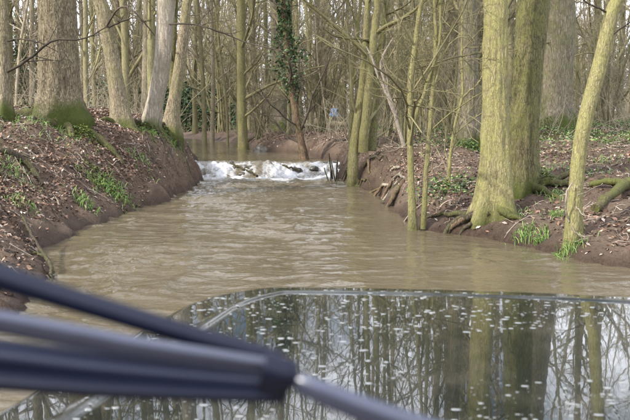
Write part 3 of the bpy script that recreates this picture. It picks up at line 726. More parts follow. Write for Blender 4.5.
# low tangle of brambles and thin shoots on the wood floor
bg = Bag(); N = 5200
Y = 16.5+rng.random(N)**1.2*40; x = (-60+750*rng.random(N)-315)/FPX*Y
ok = ~((x > ipol(XL, Y)-.3) & (x < ipol(XR, Y)+.3)); Y, x = Y[ok], x[ok]
z = ground(x, Y); N = len(x); d = rng.normal(size=(N, 3))*.45; d[:, 2] = 1; p = np.stack([x, Y, z-.05], 1); pts = [p]
ln = .5+1.5*rng.random(N)**1.6
for q in range(5):
    d = d+rng.normal(scale=.16, size=(N, 3)); d[:, 2] -= .10*q*rng.random(N); d /= np.linalg.norm(d, axis=1, keepdims=True)
    p = p+d*(ln/5)[:, None]; pts.append(p)
bg.add(np.stack(pts, 1), (.004+.005*rng.random((N, 1)))*np.linspace(1, .4, 6)[None], 3)
tag(obj('undergrowth', bg.mesh('undergrowth', M['twig'])), 'tangle of thin bare shoots and brambles on the wood floor', 'undergrowth', kind='stuff')

# evergreen shrubs
def evergreen(label, px, Y, w, h, seed, cols=IVY, n=5200, size=.06):
    rng = np.random.default_rng(seed); x = (px-315)/FPX*Y; zb = gz(x, Y)
    root = empty('evergreen_bush', (x, Y, zb), label, 'bush', 'dark evergreen bushes in the wood')
    lobes = [(rng.normal(scale=.3)*w, rng.normal(scale=.3)*w, h*(.15+.75*rng.random()), (.22+.25*rng.random())*w) for _ in range(16)]
    C = []
    for q in range(n):
        L = lobes[rng.integers(16)]; v = rng.normal(size=3); v /= np.linalg.norm(v); v *= L[3]*(.55+.5*rng.random())
        C.append((L[0]+v[0], L[1]+v[1], max(.05, L[2]+v[2]*1.1)))
    tag(leaf_obj('crown', np.array(C), size, rng, cols, M['green'], root), kind='stuff')
    bg = Bag(); Pt, Rt = spine(rng, h*.9, .05, n=8); bg.add(Pt, Rt, 6)
    for L in lobes[:8]:
        t = np.linspace(0, 1, 5)[:, None]; bg.add((np.array([[0, 0, .2]])*(1-t)+np.array([L[:3]])*t)[None], np.linspace(.025, .008, 5)[None], 5)
    obj('trunk', bg.mesh('trunk', M['twig_d']), root)
evergreen('dark evergreen bush at the wood edge left of the thick oak', 28, 30, 2.6, 3.6, 401, size=.07)
evergreen('dark evergreen bush behind the pair of pale beeches', 196, 42, 3.0, 2.2, 402, size=.09)
evergreen('dark evergreen bush between the leaning mottled tree and the beeches', 135, 48, 4.0, 2.6, 403, size=.09)
evergreen('tall dark evergreen far back behind the straight yellow green tree', 226, 50, 3.2, 6.0, 404, size=.09)

# ------------------------------------------------------------------ ground cover
rng = np.random.default_rng(91)
LEAFC = [(.10, .062, .042), (.075, .048, .034), (.13, .085, .06), (.30, .20, .14), (.22, .13, .085), (.36, .27, .20), (.14, .08, .05), (.26, .15, .10), (.45, .37, .31), (.18, .10, .07)]
def scatter(n, xr_, yr_, dens, lift=.012):
    x = xr_[0]+(xr_[1]-xr_[0])*rng.random(n); y = yr_[0]+(yr_[1]-yr_[0])*rng.random(n)
    keep = rng.random(n) < dens(x, y); x, y = x[keep], y[keep]
    return np.stack([x, y, ground(x, y)+lift*rng.random(len(x))+.004], 1)
def dens_left(x, y):
    s = ipol(XL, y)-x; return np.clip((s-.02)/.5, 0, 1)*np.clip(.5+1.4*fbm(x*.8+5, y*.8, o=4), .3, 1)
def dens_right(x, y):
    s = x-ipol(XR, y); return np.clip((s-.03)/.5, 0, 1)*np.clip(.45+1.5*fbm(x*.7+1, y*.7+4, o=4), .22, 1)
C = scatter(200000, (-8, -2.0), (5, 20), dens_left)
tag(leaf_obj('leaf_litter', C, .023, rng, LEAFC, M['leaf'], normal_up=1.0), 'brown dead leaves strewn over the sloping bank below the oak', 'leaves', kind='stuff')
C = scatter(190000, (-4, 9), (6.5, 27), dens_right)
tag(leaf_obj('leaf_litter', C, .024, rng, LEAFC, M['leaf'], normal_up=1.1), 'brown dead leaves strewn among the mossy trunks on the low bank', 'leaves', kind='stuff')
def twig_litter(n, xr_, yr_, dens, label):
    C = scatter(n, xr_, yr_, dens, .02); N = len(C); a_ = rng.random(N)*6.28; L = .08+.35*rng.random(N)**2.5; pts = []
    for q in np.linspace(-.5, .5, 5):
        x = C[:, 0]+np.cos(a_)*L*q+rng.normal(scale=.008, size=N); y = C[:, 1]+np.sin(a_)*L*q+rng.normal(scale=.008, size=N); pts.append(np.stack([x, y, ground(x, y)+.008+.02*rng.random(N)], 1))
    bgs = Bag(); bgs.add(np.stack(pts, 1), (.002+.006*rng.random((N, 1))**2)*np.linspace(1, .6, 5)[None], 4); me = bgs.mesh('twig_litter', M['leaf'])
    c = np.array([(.10, .075, .055), (.28, .23, .18), (.05, .038, .03), (.38, .33, .27)])[rng.integers(0, 4, N)]; point_colors(me, np.repeat(c, 20, 0))
    tag(obj('twig_litter', me), label, 'twigs', kind='stuff')
twig_litter(5000, (-8, -2.1), (5, 18), lambda x, y: np.clip((ipol(XL, y)-x-.02)/.3, 0, 1)*.8, 'small dead twigs strewn on the sloping bank below the oak')
twig_litter(7000, (-.5, 8), (6.5, 22), lambda x, y: np.clip((x-ipol(XR, y)-.02)/.4, 0, 1)*.8, 'small dead twigs strewn among the mossy trunks on the low bank')
GRN = [(.08, .15, .03), (.12, .20, .05), (.17, .25, .07), (.06, .11, .025)]
def dens_green(x, y):
    s = x-ipol(XR, y); return np.clip((s-2.0)/2.5, 0, 1)*np.clip((y-10.5)/5, 0, 1)*np.clip(.7+1.4*fbm(x*.9+7, y*.9, o=3), 0, 1)
C = scatter(120000, (1.5, 14), (10, 30), dens_green, .10)
tag(leaf_obj('ground_ivy', C, .021, rng, GRN, M['green'], normal_up=.8, jitter=.6), 'bright green low leaves carpeting the wood floor behind the mossy trunks', 'ground cover', kind='stuff')
def patch(px, Y, rx, ry, n, h, cols=GRN, size=.028):
    p0 = (px-315)/FPX*Y; x = p0+rng.normal(scale=rx, size=n); y = Y+rng.normal(scale=ry, size=n)
    hh = h*np.exp(-((x-p0)/rx)**2*.5)*rng.random(n); return np.stack([x, y, ground(x, y)+hh+.005], 1)
def grass_tufts(spots, label):
    Ps, Rs = [], []
    for px, Y, n, h, sprd in spots:
        x0 = (px-315)/FPX*Y
        for q in range(n):
            x = x0+rng.normal(scale=sprd); y = Y+rng.normal(scale=sprd); z = gz(x, y); a_ = rng.random()*6.28; o = h*(.3+.7*rng.random()); ll = h*(.5+.6*rng.random())
            Ps.append([(x, y, z-.01), (x+o*.2*math.cos(a_), y+o*.2*math.sin(a_), z+ll*.5), (x+o*.55*math.cos(a_), y+o*.55*math.sin(a_), z+ll*.85), (x+o*.95*math.cos(a_), y+o*.95*math.sin(a_), z+ll*.8)]); Rs.append((.004, .004, .003, .001))
    bgs = Bag(); bgs.add(np.array(Ps), np.array(Rs), 3)
    me = bgs.mesh('grass', M['green']); V = np.concatenate(bgs.V)
    blade = np.repeat(np.array(GRN)[rng.integers(0, 4, len(Ps))]*(.9+.9*rng.random((len(Ps), 1))), 12, 0); point_colors(me, np.clip(blade, 0, 1))
    return tag(obj('grass', me), label, 'grass', kind='stuff')
grass_tufts([(527, 7.95, 60, .10, .06), (545, 7.75, 50, .09, .05), (571, 7.28, 90, .11, .08), (560, 8.2, 50, .08, .09), (557, 9.0, 60, .09, .12), (521, 8.6, 30, .07, .06), (595, 9.8, 60, .07, .2), (548, 10.4, 70, .08, .2), (610, 11, 80, .08, .3)],
            'small green grass tufts growing on the muddy low bank')
grass_tufts([(105, 10.6, 130, .10, .16), (115, 10.9, 100, .10, .14), (35, 11.2, 120, .09, .3), (60, 11.4, 120, .09, .3), (84, 9.6, 70, .10, .08), (140, 12.2, 60, .10, .12), (12, 9.2, 90, .10, .15), (20, 8.4, 50, .08, .12), (150, 13.7, 80, .12, .12), (172, 14.2, 60, .12, .1)],
            'green grass tufts and moss on the sloping bank below the oak')
C = np.concatenate([patch(447, 10.0, .22, .2, 300, .16), patch(440, 10.6, .3, .25, 260, .14), patch(462, 10.6, .25, .2, 200, .12), patch(432, 15, .5, .4, 500, .2), patch(470, 13.8, .3, .2, 500, .2)])
tag(leaf_obj('ground_ivy', C, .023, rng, GRN+IVY, M['green'], normal_up=.6), 'glossy green plants around the thin crooked sapling', 'ground cover', kind='stuff')
MOSS = [(.06, .085, .012), (.10, .13, .02), (.14, .16, .03), (.04, .06, .01)]
C = np.concatenate([patch(33, 12.0, .16, .12, 900, .26), patch(84, 11.6, .12, .12, 500, .18), patch(150, 13.9, .12, .1, 400, .14), patch(172, 14.6, .10, .1, 400, .16), patch(545, 18.2, .25, .2, 700, .4), patch(104, 10.7, .18, .14, 700, .05), patch(540, 9.5, .12, .1, 600, .22)])
tag(leaf_obj('moss', C, .02, rng, MOSS, M['green'], normal_up=.6), 'thick green moss cushions at the feet of the trees', 'moss', kind='stuff')

# ------------------------------------------------------------------ fallen sticks, logs, stones
def stick(name, label, pts, mat, group=None, sub=0, seed=0, cat='branch', sides=8, n=14):
    """pts: (px, py or None to lie on the ground, Y, diameter px, lift)"""
    W = []
    pts = [tuple(t)+(0,)*(5-len(t)) for t in pts]
    for px, py, Y, w, lift in pts:
        if py is None:
            x = (px-315)/FPX*Y; W.append(Vector((x, Y, gz(x, Y)+lift)))
        else: W.append(P(px, py, Y))
    R = np.array([t[3]*t[2]/FPX/2 for t in pts]); W = np.array(W)
    foot = Vector(W[0]); s = np.concatenate([[0], np.cumsum(np.linalg.norm(np.diff(W, axis=0), axis=1))]); t = np.linspace(0, s[-1], n)
    C_ = np.stack([np.interp(t, s, W[:, k]) for k in range(3)], 1); C_[1:-1] = .25*C_[:-2]+.5*C_[1:-1]+.25*C_[2:]
    r = np.random.default_rng(seed); C_[1:-1] += r.normal(scale=.006, size=(n-2, 3)); Rr = np.interp(t, s, R)*(1+.10*r.normal(size=n)); Rr[-1] *= .8
    bgs = Bag(); bgs.add((C_-np.array(foot))[None], Rr[None], sides)
    # closed ends
    for e in (0, -1):
        v = bgs.V[0].reshape(n, sides, 3)[e]; c_ = v.mean(0)
        V = np.concatenate([v, v*.3+c_*.7]); i = np.arange(sides); j = (i+1) % sides
        bgs.raw(V, np.concatenate([np.stack([i, j, j+sides, i+sides], 1)]))
        bgs.raw(v*.31+c_*.69, np.array([[0, 2, 4, 6]]) if sides == 8 else np.array([[0, 1, 3, 4]]))
    if sub:
        P2, R2 = grow((C_-np.array(foot))[None], Rr[None], sub, .25, .95, (25, 60), .35, .5, 5, .12, 0, r, .003); bgs.add(P2, R2, 4)
    o = obj(name, bgs.mesh(name, mat), None, foot)
    return tag(o, label, cat, group)
stick('fallen_pole', 'pale bare fallen pole propped slantwise on the bank behind the forked sapling', [(404, 146, 13.2, 3.4, 0), (396, 118, 13.2, 3), (384, 88, 13.2, 2.6), (371, 58, 13.2, 2), (366, 46, 13.2, 1.4)], M['deadwood'], seed=1, sub=2)
stick('fallen_pole', 'pale forked fallen pole crossing the slanting one on the bank', [(403, 146, 13.4, 3), (395, 112, 13.4, 2.6), (388, 92, 13.4, 2.3), (379, 66, 13.4, 2.2), (384, 52, 13.4, 1.8), (393, 38, 13.4, 1.2)], M['deadwood'], seed=2, sub=2)
GST = 'sticks and roots lying on the cut bank'
LST = 'broken brown stick lying on the cut bank between weir and forked sapling'
for k, (a_, b_, Ya, Yb, w, mt) in enumerate([(362, 384, 12.6, 12.9, 3, 'snag'), (372, 392, 12.3, 12.6, 4, 'snag'), (366, 398, 12.0, 12.4, 3, 'deadwood'), (383, 402, 11.7, 12.3, 5, 'wetroot'), (386, 404, 11.3, 11.7, 5, 'snag'),
                                   (376, 390, 13.1, 12.6, 3, 'deadwood'), (360, 372, 13.2, 12.9, 2.5, 'wetroot'), (392, 406, 12.7, 12.2, 3, 'deadwood'), (355, 380, 13.5, 13.3, 2.4, 'snag'), (388, 400, 13.3, 12.9, 2.6, 'deadwood')]):
    stick('stick', LST, [(a_, None, Ya, w*.7, .03), ((a_+b_)/2, None, (Ya+Yb)/2, w, .07), (b_, None, Yb, w*.9, .04)], M[mt], GST, seed=10+k, sides=7)
stick('log', 'mossy broken log with sawn pale end lying on the low bank by the leaning tree', [(597, None, 7.95, 8, .04), (612, None, 8.3, 10, .08), (632, None, 8.8, 11, .10), (655, None, 9.2, 11, .08)], M['mossroot'], seed=30, cat='log')
stick('log', 'mossy forked branch lying over the broken log', [(590, None, 8.9, 6, .04), (610, None, 8.8, 7, .10), (640, None, 8.6, 8, .16)], M['mossroot'], seed=31, cat='log')
stick('stick', 'dark forked stick poking into the water from the bank below the oak', [(19, None, 7.6, 2.5, .10), (33, None, 7.0, 3.5, .10), (44, None, 6.5, 4, .06), (47, None, 6.15, 4.5, .03)], M['wetroot'], seed=32, sub=2)
stick('stick', 'dark stick lying beside the forked one at the water line', [(30, None, 6.7, 2.5, .05), (40, None, 6.6, 3, .07), (46, None, 6.6, 3, .05)], M['wetroot'], seed=33)
stick('log', 'dark half buried branch on the slope under the oak', [(-12, None, 9.4, 9, .03), (10, None, 9.5, 9, .05), (28, None, 9.6, 7, .03), (42, None, 9.4, 4, .01)], M['wetroot'], seed=34, cat='log')
stick('log', 'thin grey branch lying across the far bank of the upper pool', [(215, None, 27, 4, .08), (236, None, 26.4, 5, .1), (262, None, 26, 3, .06)], M['wetroot'], seed=35, cat='log')
stick('log', 'fallen log on the wood floor below the walker', [(300, None, 29, 4, .15), (330, None, 29, 6, .18), (352, None, 28, 5, .12)], M['pole2'], seed=36, cat='log')

def stone_mesh(rng, sx, sy, sz, mat, name='stone'):
    import bmesh
    bm = bmesh.new(); bmesh.ops.create_icosphere(bm, subdivisions=3, radius=1)
    V = np.array([v.co[:] for v in bm.verts]); o = rng.random(3)*50
    d = 1+.55*fbm(V[:, 0]*1.3+o[0], V[:, 1]*1.3+o[1], V[:, 2]*1.3+o[2], o=3)
    V = V*d[:, None]*np.array([sx, sy, sz])
    for v, c in zip(bm.verts, V): v.co = c
    me = bpy.data.meshes.new(name); bm.to_mesh(me); bm.free(); me.materials.append(mat)
    for p in me.polygons: p.use_smooth = True
    return me
m, n, l, b = new_mat('wet_stone'); tc = n.new('ShaderNodeTexCoord'); t = noise(n, l, tc.outputs['Object'], 14, 5, .65)
r = ramp(n, [(.3, (.02, .018, .014)), (.7, (.11, .10, .08))]); l.new(t.outputs['Fac'], r.inputs['Fac']); l.new(r.outputs['Color'], b.inputs['Base Color']); b.inputs['Roughness'].default_value = .3
bump(n, l, t.outputs['Fac'], .6, .02, b); M['stone'] = m
rng = np.random.default_rng(17)
GS = 'wet dark stones in the weir'
for k, (px, Y, z, s) in enumerate([(238, 16.75, .17, .13), (247, 16.6, .13, .15), (253, 16.45, .07, .12), (243, 16.42, .05, .11), (258, 16.75, .18, .10), (231, 16.9, .22, .09), (287, 16.85, .20, .12), (296, 16.65, .10, .12), (272, 16.6, .09, .10), (314, 16.8, .17, .10)]):
    x = (px-315)/FPX*Y
    o = obj('stone', stone_mesh(rng, s*(.9+.6*rng.random()), s, s*(.6+.4*rng.random()), M['stone']), None, (x, Y, z)); o.rotation_euler = (0, 0, rng.random()*6)
    tag(o, 'wet dark stone breaking the white water of the weir', 'stone', GS)
for k, (a_, b_, Y, z) in enumerate([(236, 262, 16.55, .25), (246, 258, 16.35, .18), (280, 300, 16.7, .27), (232, 246, 16.6, .30)]):
    pa, pb = Vector(((a_-315)/FPX*Y, Y, z)), Vector(((b_-315)/FPX*Y, Y-.2, z-.12))
    t_ = np.linspace(0, 1, 10)[:, None]; C_ = np.array(pa)[None]*(1-t_)+np.array(pb)[None]*t_+rng.normal(scale=.012, size=(10, 3))
    bgs = Bag(); bgs.add((C_-np.array(pa))[None], np.full((1, 10), .022), 7)
    tag(obj('stick', bgs.mesh('stick', M['wetroot']), None, pa), 'dark waterlogged stick caught in the weir', 'branch', 'sticks caught in the weir')
# stump and dark boulder on the far bank
x = (262-315)/FPX*22.2
tag(obj('boulder', stone_mesh(rng, .26, .2, .24, M['stone']), None, (x, 22.3, gz(x, 22.3)+.05)), 'dark rounded boulder at the edge of the upper pool', 'boulder')
for k in range(9):     # broken stakes at the right end of the weir
    px = 330+rng.random()*14; Y = 15.3+rng.random()*1.0; x = (px-315)/FPX*Y; z = gz(x, Y)
    a_ = rng.normal(scale=.35, size=2); h_ = .25+.35*rng.random(); t_ = np.linspace(0, 1, 7)[:, None]
    C_ = t_*np.array([[a_[0]*h_, a_[1]*h_, h_+.1]])+rng.normal(scale=.006, size=(7, 3)); C_[0] = (0, 0, -.1)
    bgs = Bag(); bgs.add(C_[None], np.linspace(.022, .012, 7)[None], 6)
    tag(obj('stake', bgs.mesh('stake', M['wetroot']), None, (x, Y, z)), 'dark broken stake jutting from the bank end of the weir', 'stake', 'broken stakes at the weir end')

# ------------------------------------------------------------------ walker far back in the wood
def person(px, Y):
    x = (px-315)/FPX*Y; zb = gz(x, Y)
    me = bpy.data.meshes.new('body')
    J = [(0,0,.95,.15),(0,0,1.15,.14),(0,0,1.38,.15),(0,0,1.5,.06),(0,-.01,1.58,.085),(0,-.01,1.70,.09),
         (-.19,0,1.40,.065),(-.25,.02,1.12,.05),(-.22,-.10,.90,.04),(-.22,-.14,.84,.035),(.19,0,1.40,.065),(.25,.02,1.12,.05),(.22,-.08,.88,.04),(.22,-.12,.82,.035),
         (-.10,0,.88,.10),(-.11,-.06,.48,.07),(-.11,-.02,.08,.045),(-.11,-.14,.04,.04),(.10,0,.88,.10),(.11,.06,.48,.07),(.11,.14,.08,.045),(.11,.04,.04,.04)]
    E = [(0,1),(1,2),(2,3),(3,4),(4,5),(2,6),(6,7),(7,8),(8,9),(2,10),(10,11),(11,12),(12,13),(0,14),(14,15),(15,16),(16,17),(0,18),(18,19),(19,20),(20,21)]
    me.from_pydata([j[:3] for j in J], E, [])
    o = obj('person', me, None, (x, Y, zb-.02)); o.scale = (.8, .8, .8)
    sk = o.modifiers.new('skin', 'SKIN'); 
    for v, j in zip(me.skin_vertices[0].data, J): v.radius = (j[3], j[3])
    me.skin_vertices[0].data[0].use_root = True
    ss = o.modifiers.new('sub', 'SUBSURF'); ss.levels = 2; ss.render_levels = 2
    m, n, l, b = new_mat('walker_clothes'); tc = n.new('ShaderNodeTexCoord'); sx = n.new('ShaderNodeSeparateXYZ'); l.new(tc.outputs['Object'], sx.inputs['Vector'])
    r = ramp(n, [(0, (.02, .02, .03)), (.455, (.02, .02, .03)), (.46, (.15, .25, .46)), (.745, (.15, .25, .46)), (.75, (.45, .28, .2)), (.82, (.03, .022, .016))]); r.color_ramp.interpolation = 'CONSTANT'
    l.new(math_n(n, l, 'DIVIDE', sx.outputs['Z'], 2.0), r.inputs['Fac']); l.new(r.outputs['Color'], b.inputs['Base Color']); b.inputs['Roughness'].default_value = .8
    me.materials.append(m)
    tag(o, 'person in a blue jacket walking among the far trees', 'person')
person(334, 42)

# ------------------------------------------------------------------ the car: bonnet, wings, nose, wheels, wiper
m, n, l, b = new_mat('wet_dark_green_paint')
b.inputs['Base Color'].default_value = (.010, .014, .011, 1); b.inputs['Roughness'].default_value = .10
b.inputs['Coat Weight'].default_value = 1; b.inputs['Coat Roughness'].default_value = .008; b.inputs['Coat IOR'].default_value = 1.42; b.inputs['Specular IOR Level'].default_value = .05
tc = n.new('ShaderNodeTexCoord'); d1 = noise(n, l, tc.outputs['Object'], 9, 5, .6); d2 = noise(n, l, tc.outputs['Object'], 170, 3, .6)
dr = ramp(n, [(.44, 0), (.75, 1)]); l.new(math_n(n, l, 'MULTIPLY', d1.outputs['Fac'], math_n(n, l, 'ADD', d2.outputs['Fac'], .5)), dr.inputs['Fac'])
l.new(mixc(n, l, dr.outputs['Color'], (.008, .011, .009), (.035, .034, .027)), b.inputs['Base Color'])
bmp = n.new('ShaderNodeBump'); bmp.inputs['Strength'].default_value = .03; bmp.inputs['Distance'].default_value = .002
d3 = noise(n, l, tc.outputs['Object'], 26, 2, .5); l.new(d3.outputs['Fac'], bmp.inputs['Height']); l.new(bmp.outputs['Normal'], b.inputs['Coat Normal']); l.new(bmp.outputs['Normal'], b.inputs['Normal'])
M['paint'] = m
def plain(name, c, rough=.5, metal=0, spec=.5):
    m, n, l, b = new_mat(name); tc = n.new('ShaderNodeTexCoord'); t = noise(n, l, tc.outputs['Object'], 60, 4, .6)
    l.new(mixc(n, l, t.outputs['Fac'], [q*.8 for q in c], [q*1.2 for q in c]), b.inputs['Base Color'])
    b.inputs['Roughness'].default_value = rough; b.inputs['Metallic'].default_value = metal; b.inputs['Specular IOR Level'].default_value = spec; return m
M['black'] = plain('black_trim', (.012, .016, .036), .35, 0, .35)
M['rubber'] = plain('black_rubber', (.006, .008, .02), .4, 0, .25)
M['wiper'] = plain('wiper_sky_sheen', (.040, .047, .08), .28, 0, .8)  # black wiper lightened to blue-grey: sky reflection put into its base colour
M['chrome'] = plain('headlight_reflector', (.7, .7, .72), .15, 1)

car = empty('off_road_car', (.38, .75, -.33), 'dark green off-road car nosing through the river, wet bonnet speckled with drops', 'car', rz=math.radians(-5))
car.rotation_euler = (0, math.radians(1.0), math.radians(-5))
BZ = .335+.882               # bonnet height above the river bed
HW, FL = .86, 1.20           # half width, forward end (car coordinates: +y forward)
def edge_half(y):            # plan outline of the bonnet: half width along its length, rounded front corners
    t = np.clip((y-(FL-.30))/.30, 0, 1); return HW+.13-.175*np.clip(y, 0, 2)-.30*(1-np.sqrt(np.clip(1-t**2.4, 0, 1)))
nu, nv = 281, 221
U, Vv = np.meshgrid(np.linspace(-1, 1, nu), 1-(1-np.linspace(0, 1, nv))**1.6)
Yb = -.10+(FL+.10)*Vv; Xb = U*edge_half(Yb)
dx = edge_half(Yb)-np.abs(Xb); dy = FL-.02*(Xb/HW)**2-Yb
dist = np.minimum(dx, dy*1.0)
inset = np.minimum(dx-.15, dy-.085)
def sstep(v): v = np.clip(v, 0, 1); return v*v*(3-2*v)
Zb = BZ+.018*(1-(Xb/HW)**2)-.006*np.clip((Yb-.3)/.9, 0, 1)**2-.004*sstep((inset+.008)/.016)+.001*np.exp(-((inset+.01)/.007)**2)-.05*np.clip(1-dist/.035, 0, 1)**2
me_v = np.stack([Xb, Yb, Zb], 2).reshape(-1, 3); idx = np.arange(nu*nv).reshape(nv, nu)
bF = np.stack([idx[:-1, :-1].ravel(), idx[:-1, 1:].ravel(), idx[1:, 1:].ravel(), idx[1:, :-1].ravel()], 1)
bonnet = obj('bonnet', mesh_np('bonnet', me_v, bF, M['paint']), car)
def skirt(name, pts, z1, mat, inward=.0):
    """wall hanging from an outline down to z1"""
    pts = np.array(pts); n_ = len(pts); zs = np.linspace(0, 1, 8); V = []
    for q in zs:
        V.append(np.stack([pts[:, 0]*(1+.02*math.sin(q*3.14)), pts[:, 1]+.02*math.sin(q*3.14), pts[:, 2]*(1-q)+z1*q], 1))
    V = np.concatenate(V); i = np.arange(8*n_).reshape(8, n_)
    return obj(name, mesh_np(name, V, np.stack([i[:-1, :-1].ravel(), i[1:, :-1].ravel(), i[1:, 1:].ravel(), i[:-1, 1:].ravel()], 1), mat), car)
BV = me_v.reshape(nv, nu, 3)
skirt('wing', BV[:, 0]+np.array([.002, 0, -.006]), .62, M['paint']); skirt('wing', BV[::-1, -1]+np.array([-.002, 0, -.006]), .62, M['paint'])
skirt('nose_panel', BV[-1, :]+np.array([0, -.002, -.006]), .55, M['black'])
def boxm(name, lo, hi, mat, parent, bev=.01):
    import bmesh
    bm = bmesh.new(); bmesh.ops.create_cube(bm, size=1)
    for v in bm.verts: v.co = Vector([lo[k]+(v.co[k]+.5)*(hi[k]-lo[k]) for k in range(3)])
    bmesh.ops.bevel(bm, geom=list(bm.edges), offset=bev, segments=2, affect='EDGES')
    me = bpy.data.meshes.new(name); bm.to_mesh(me); bm.free(); me.materials.append(mat); return obj(name, me, parent)
boxm('bumper', (-.84, FL-.02, .42), (.84, FL+.13, .60), M['black'], car, .03)
for k in range(5): boxm('grille_bar', (-.42, FL+.0, .72+.08*k), (.42, FL+.035, .745+.08*k), M['black'], car, .006)
def disc(name, c, r, h, axis_, mat, parent, seg=28, ring=None):
    th = np.linspace(0, 2*math.pi, seg, endpoint=False); prof = ring or [(r*.0+.001, h), (r*.8, h), (r, h*.6), (r, -h*.6), (r*.8, -h), (.001, -h)]
    V = []
    for rr, hh in prof:
        a_, b_ = rr*np.cos(th), rr*np.sin(th); z_ = np.full(seg, hh)
        V.append(np.stack([z_, a_, b_], 1) if axis_ == 'x' else np.stack([a_, z_, b_], 1))
    V = np.concatenate(V)+np.array(c); i = np.arange(len(prof)*seg).reshape(len(prof), seg)
    F = np.stack([i[:-1].ravel(), i[1:].ravel(), np.roll(i[1:], -1, 1).ravel(), np.roll(i[:-1], -1, 1).ravel()], 1)
    return obj(name, mesh_np(name, V, F, mat), parent)
for s in (-1, 1):
    disc('headlight', (s*.56, FL+.0, .88), .09, .03, 'y', M['chrome'], car)
    w = disc('wheel', (s*.74, .62, .36), .36, .12, 'x', M['rubber'], car, ring=[(.20, .10), (.30, .12), (.36, .09), (.36, -.09), (.30, -.12), (.20, -.10)])
    disc('rim', (s*.74, .62, .36), .20, .09, 'x', M['chrome'], w)
boxm('scuttle_panel', (-.80, -.34, BZ-.06), (.80, -.112, BZ-.004), M['black'], car, .01)
# drops and splashes on the bonnet
rng = np.random.default_rng(5); nd = 4200
dxs = (rng.random(nd)*2-1)*.80; dys = .02+rng.random(nd)**.9*1.12
cl = fbm(dxs*3, dys*3, o=2); kp = (np.abs(dxs) < edge_half(dys)-.03) & (cl > -.35); dxs, dys = dxs[kp], dys[kp]
fi = np.clip(((1-(1-np.clip((dys+.10)/(FL+.10), 0, 1))**(1/1.6)))*(nv-1), 0, nv-1).astype(int); fu = np.clip((dxs/edge_half(dys)+1)/2*(nu-1), 0, nu-1).astype(int)
dz = Zb[fi, fu]
sz = .0008+.0036*rng.random(len(dxs))**4; el = 1.1+1.3*rng.random(len(dxs))
th = np.linspace(0, 2*math.pi, 10, endpoint=False)
rings = []
for fr, hh in ((1, -.15), (.85, .16), (.45, .28)):
    rr = fr*(1+.12*rng.normal(size=(len(dxs), 10)))
    rings.append(np.stack([dxs[:, None]+sz[:, None]*el[:, None]*rr*np.cos(th), dys[:, None]+sz[:, None]*rr*np.sin(th), (dz+sz*hh)[:, None]+0*rr], 2))
top = np.stack([dxs, dys, dz+sz*.31], 1)[:, None, :]
V = np.concatenate(rings+[top], 1); nv_ = 31; base = (np.arange(len(dxs))*nv_)[:, None]; i = np.arange(10); j = (i+1) % 10
Q = np.concatenate([np.stack([i, j, j+10, i+10], 1), np.stack([i+10, j+10, j+20, i+20], 1)]); T = np.stack([i+20, j+20, np.full(10, 30)], 1)
FQ = (base[:, :, None]+Q[None]).reshape(-1, 4); FT = (base[:, :, None]+T[None]).reshape(-1, 3)
m, n, l, b = new_mat('splash_drop'); b.inputs['Base Color'].default_value = (.20, .21, .21, 1); b.inputs['Roughness'].default_value = .15; b.inputs['Coat Weight'].default_value = .6
M['drop'] = m
tag(obj('water_drops', mesh_np('water_drops', V.reshape(-1, 3), [FQ, FT], M['drop']), bonnet), kind='stuff')

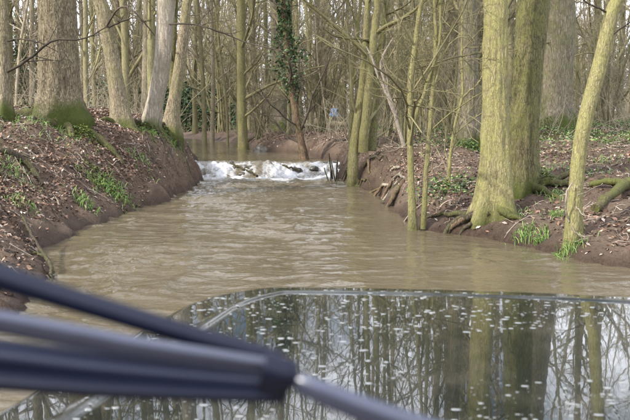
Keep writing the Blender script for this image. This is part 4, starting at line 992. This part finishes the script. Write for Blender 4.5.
# wiper lying across the windscreen just ahead of the camera (it belongs to the car)
bpy.context.view_layer.update()
inv = car.matrix_world.inverted()
wiper = bpy.data.objects.new('wiper', None); COL.objects.link(wiper); wiper.parent = car
def bar(name, pts, prof, mat, parent):
    """sweep a closed cross-section along pixel-traced points; pts (px,py,Y,scale) ; prof list of (across, depth) in metres"""
    C_ = np.array([P(x, y, Y) for x, y, Y, s in pts]); S_ = np.array([t[3] for t in pts])
    s = np.concatenate([[0], np.cumsum(np.linalg.norm(np.diff(C_, axis=0), axis=1))]); t = np.linspace(0, s[-1], 40)
    C_ = np.stack([np.interp(t, s, C_[:, k]) for k in range(3)], 1); S_ = np.interp(t, s, S_)
    for _ in range(4): C_[1:-1] = .25*C_[:-2]+.5*C_[1:-1]+.25*C_[2:]
    T = np.gradient(C_, axis=0); T /= np.linalg.norm(T, axis=1, keepdims=True)
    nrm = np.array([0, .82, .57])       # outward from the raked windscreen
    B = np.cross(nrm, T); B /= np.linalg.norm(B, axis=1, keepdims=True); B = np.where(B[:, 2:3] < 0, -B, B); Nn = np.cross(T, B); Nn = np.where((Nn@nrm)[:, None] < 0, -Nn, Nn)
    prof = np.array(prof); k = len(prof)
    V = C_[:, None, :]+S_[:, None, None]*(prof[None, :, 0:1]*B[:, None, :]+prof[None, :, 1:2]*Nn[:, None, :])
    i = np.arange(40*k).reshape(40, k)
    F = np.stack([i[:-1].ravel(), np.roll(i[:-1], -1, 1).ravel(), np.roll(i[1:], -1, 1).ravel(), i[1:].ravel()], 1)
    V = V.reshape(-1, 3); V = np.c_[V, np.ones(len(V))]@np.array(inv).T
    caps = [i[0][None, ::-1], i[-1][None]]
    me = mesh_np(name, V[:, :3], [F]+[c.copy() for c in caps], mat, True)
    return obj(name, me, parent)
def rect(w, d, r=.25):
    a_, b_ = w/2, d/2; q = min(a_, b_)*r*2; out = []
    for cx, cy, s0 in ((a_-q, b_-q, 0), (-a_+q, b_-q, 90), (-a_+q, -b_+q, 180), (a_-q, -b_+q, 270)):
        for t in (0, 30, 60, 90): out.append((cx+q*math.cos(math.radians(s0+t)), cy+q*math.sin(math.radians(s0+t))))
    return out
D = .36
bar('blade_rubber', [(-80, 250, D, 1), (0, 277, D, 1), (60, 296, D, .9), (130, 317, D, .85), (200, 338, D, .8), (282, 360, D, .7)], rect(.011, .010), M['rubber'], wiper)
bar('blade_frame', [(-80, 308, D*.97, 1), (0, 322, D*.97, 1), (70, 335, D*.97, 1), (140, 348, D*.97, .9), (210, 358, D*.97, .8), (284, 368, D*.97, .6)], rect(.014, .006, .4), M['wiper'], wiper)
bar('blade_spine', [(-80, 345, D*1.0, 1), (0, 356, D, 1), (100, 368, D, 1), (200, 377, D, 1), (286, 384, D, 1)], rect(.016, .012), M['black'], wiper)
bar('blade_carrier', [(-80, 372, D*.98, 1), (0, 380, D*.98, 1), (100, 388, D*.98, .9), (200, 393, D*.98, .8), (284, 396, D*.98, .7)], rect(.008, .009), M['rubber'], wiper)
bar('blade_clip', [(262, 372, D*.95, 1), (284, 378, D*.95, 1), (292, 381, D*.95, .9)], rect(.022, .012, .4), M['rubber'], wiper)
bar('wiper_arm', [(284, 376, D*.953, .45), (300, 383, D*.94, .9), (320, 392, D*.93, 1), (370, 412, D*.92, 1.1), (430, 434, D*.92, 1.25), (560, 478, D*.92, 1.5)], rect(.013, .007, .4), M['wiper'], wiper)
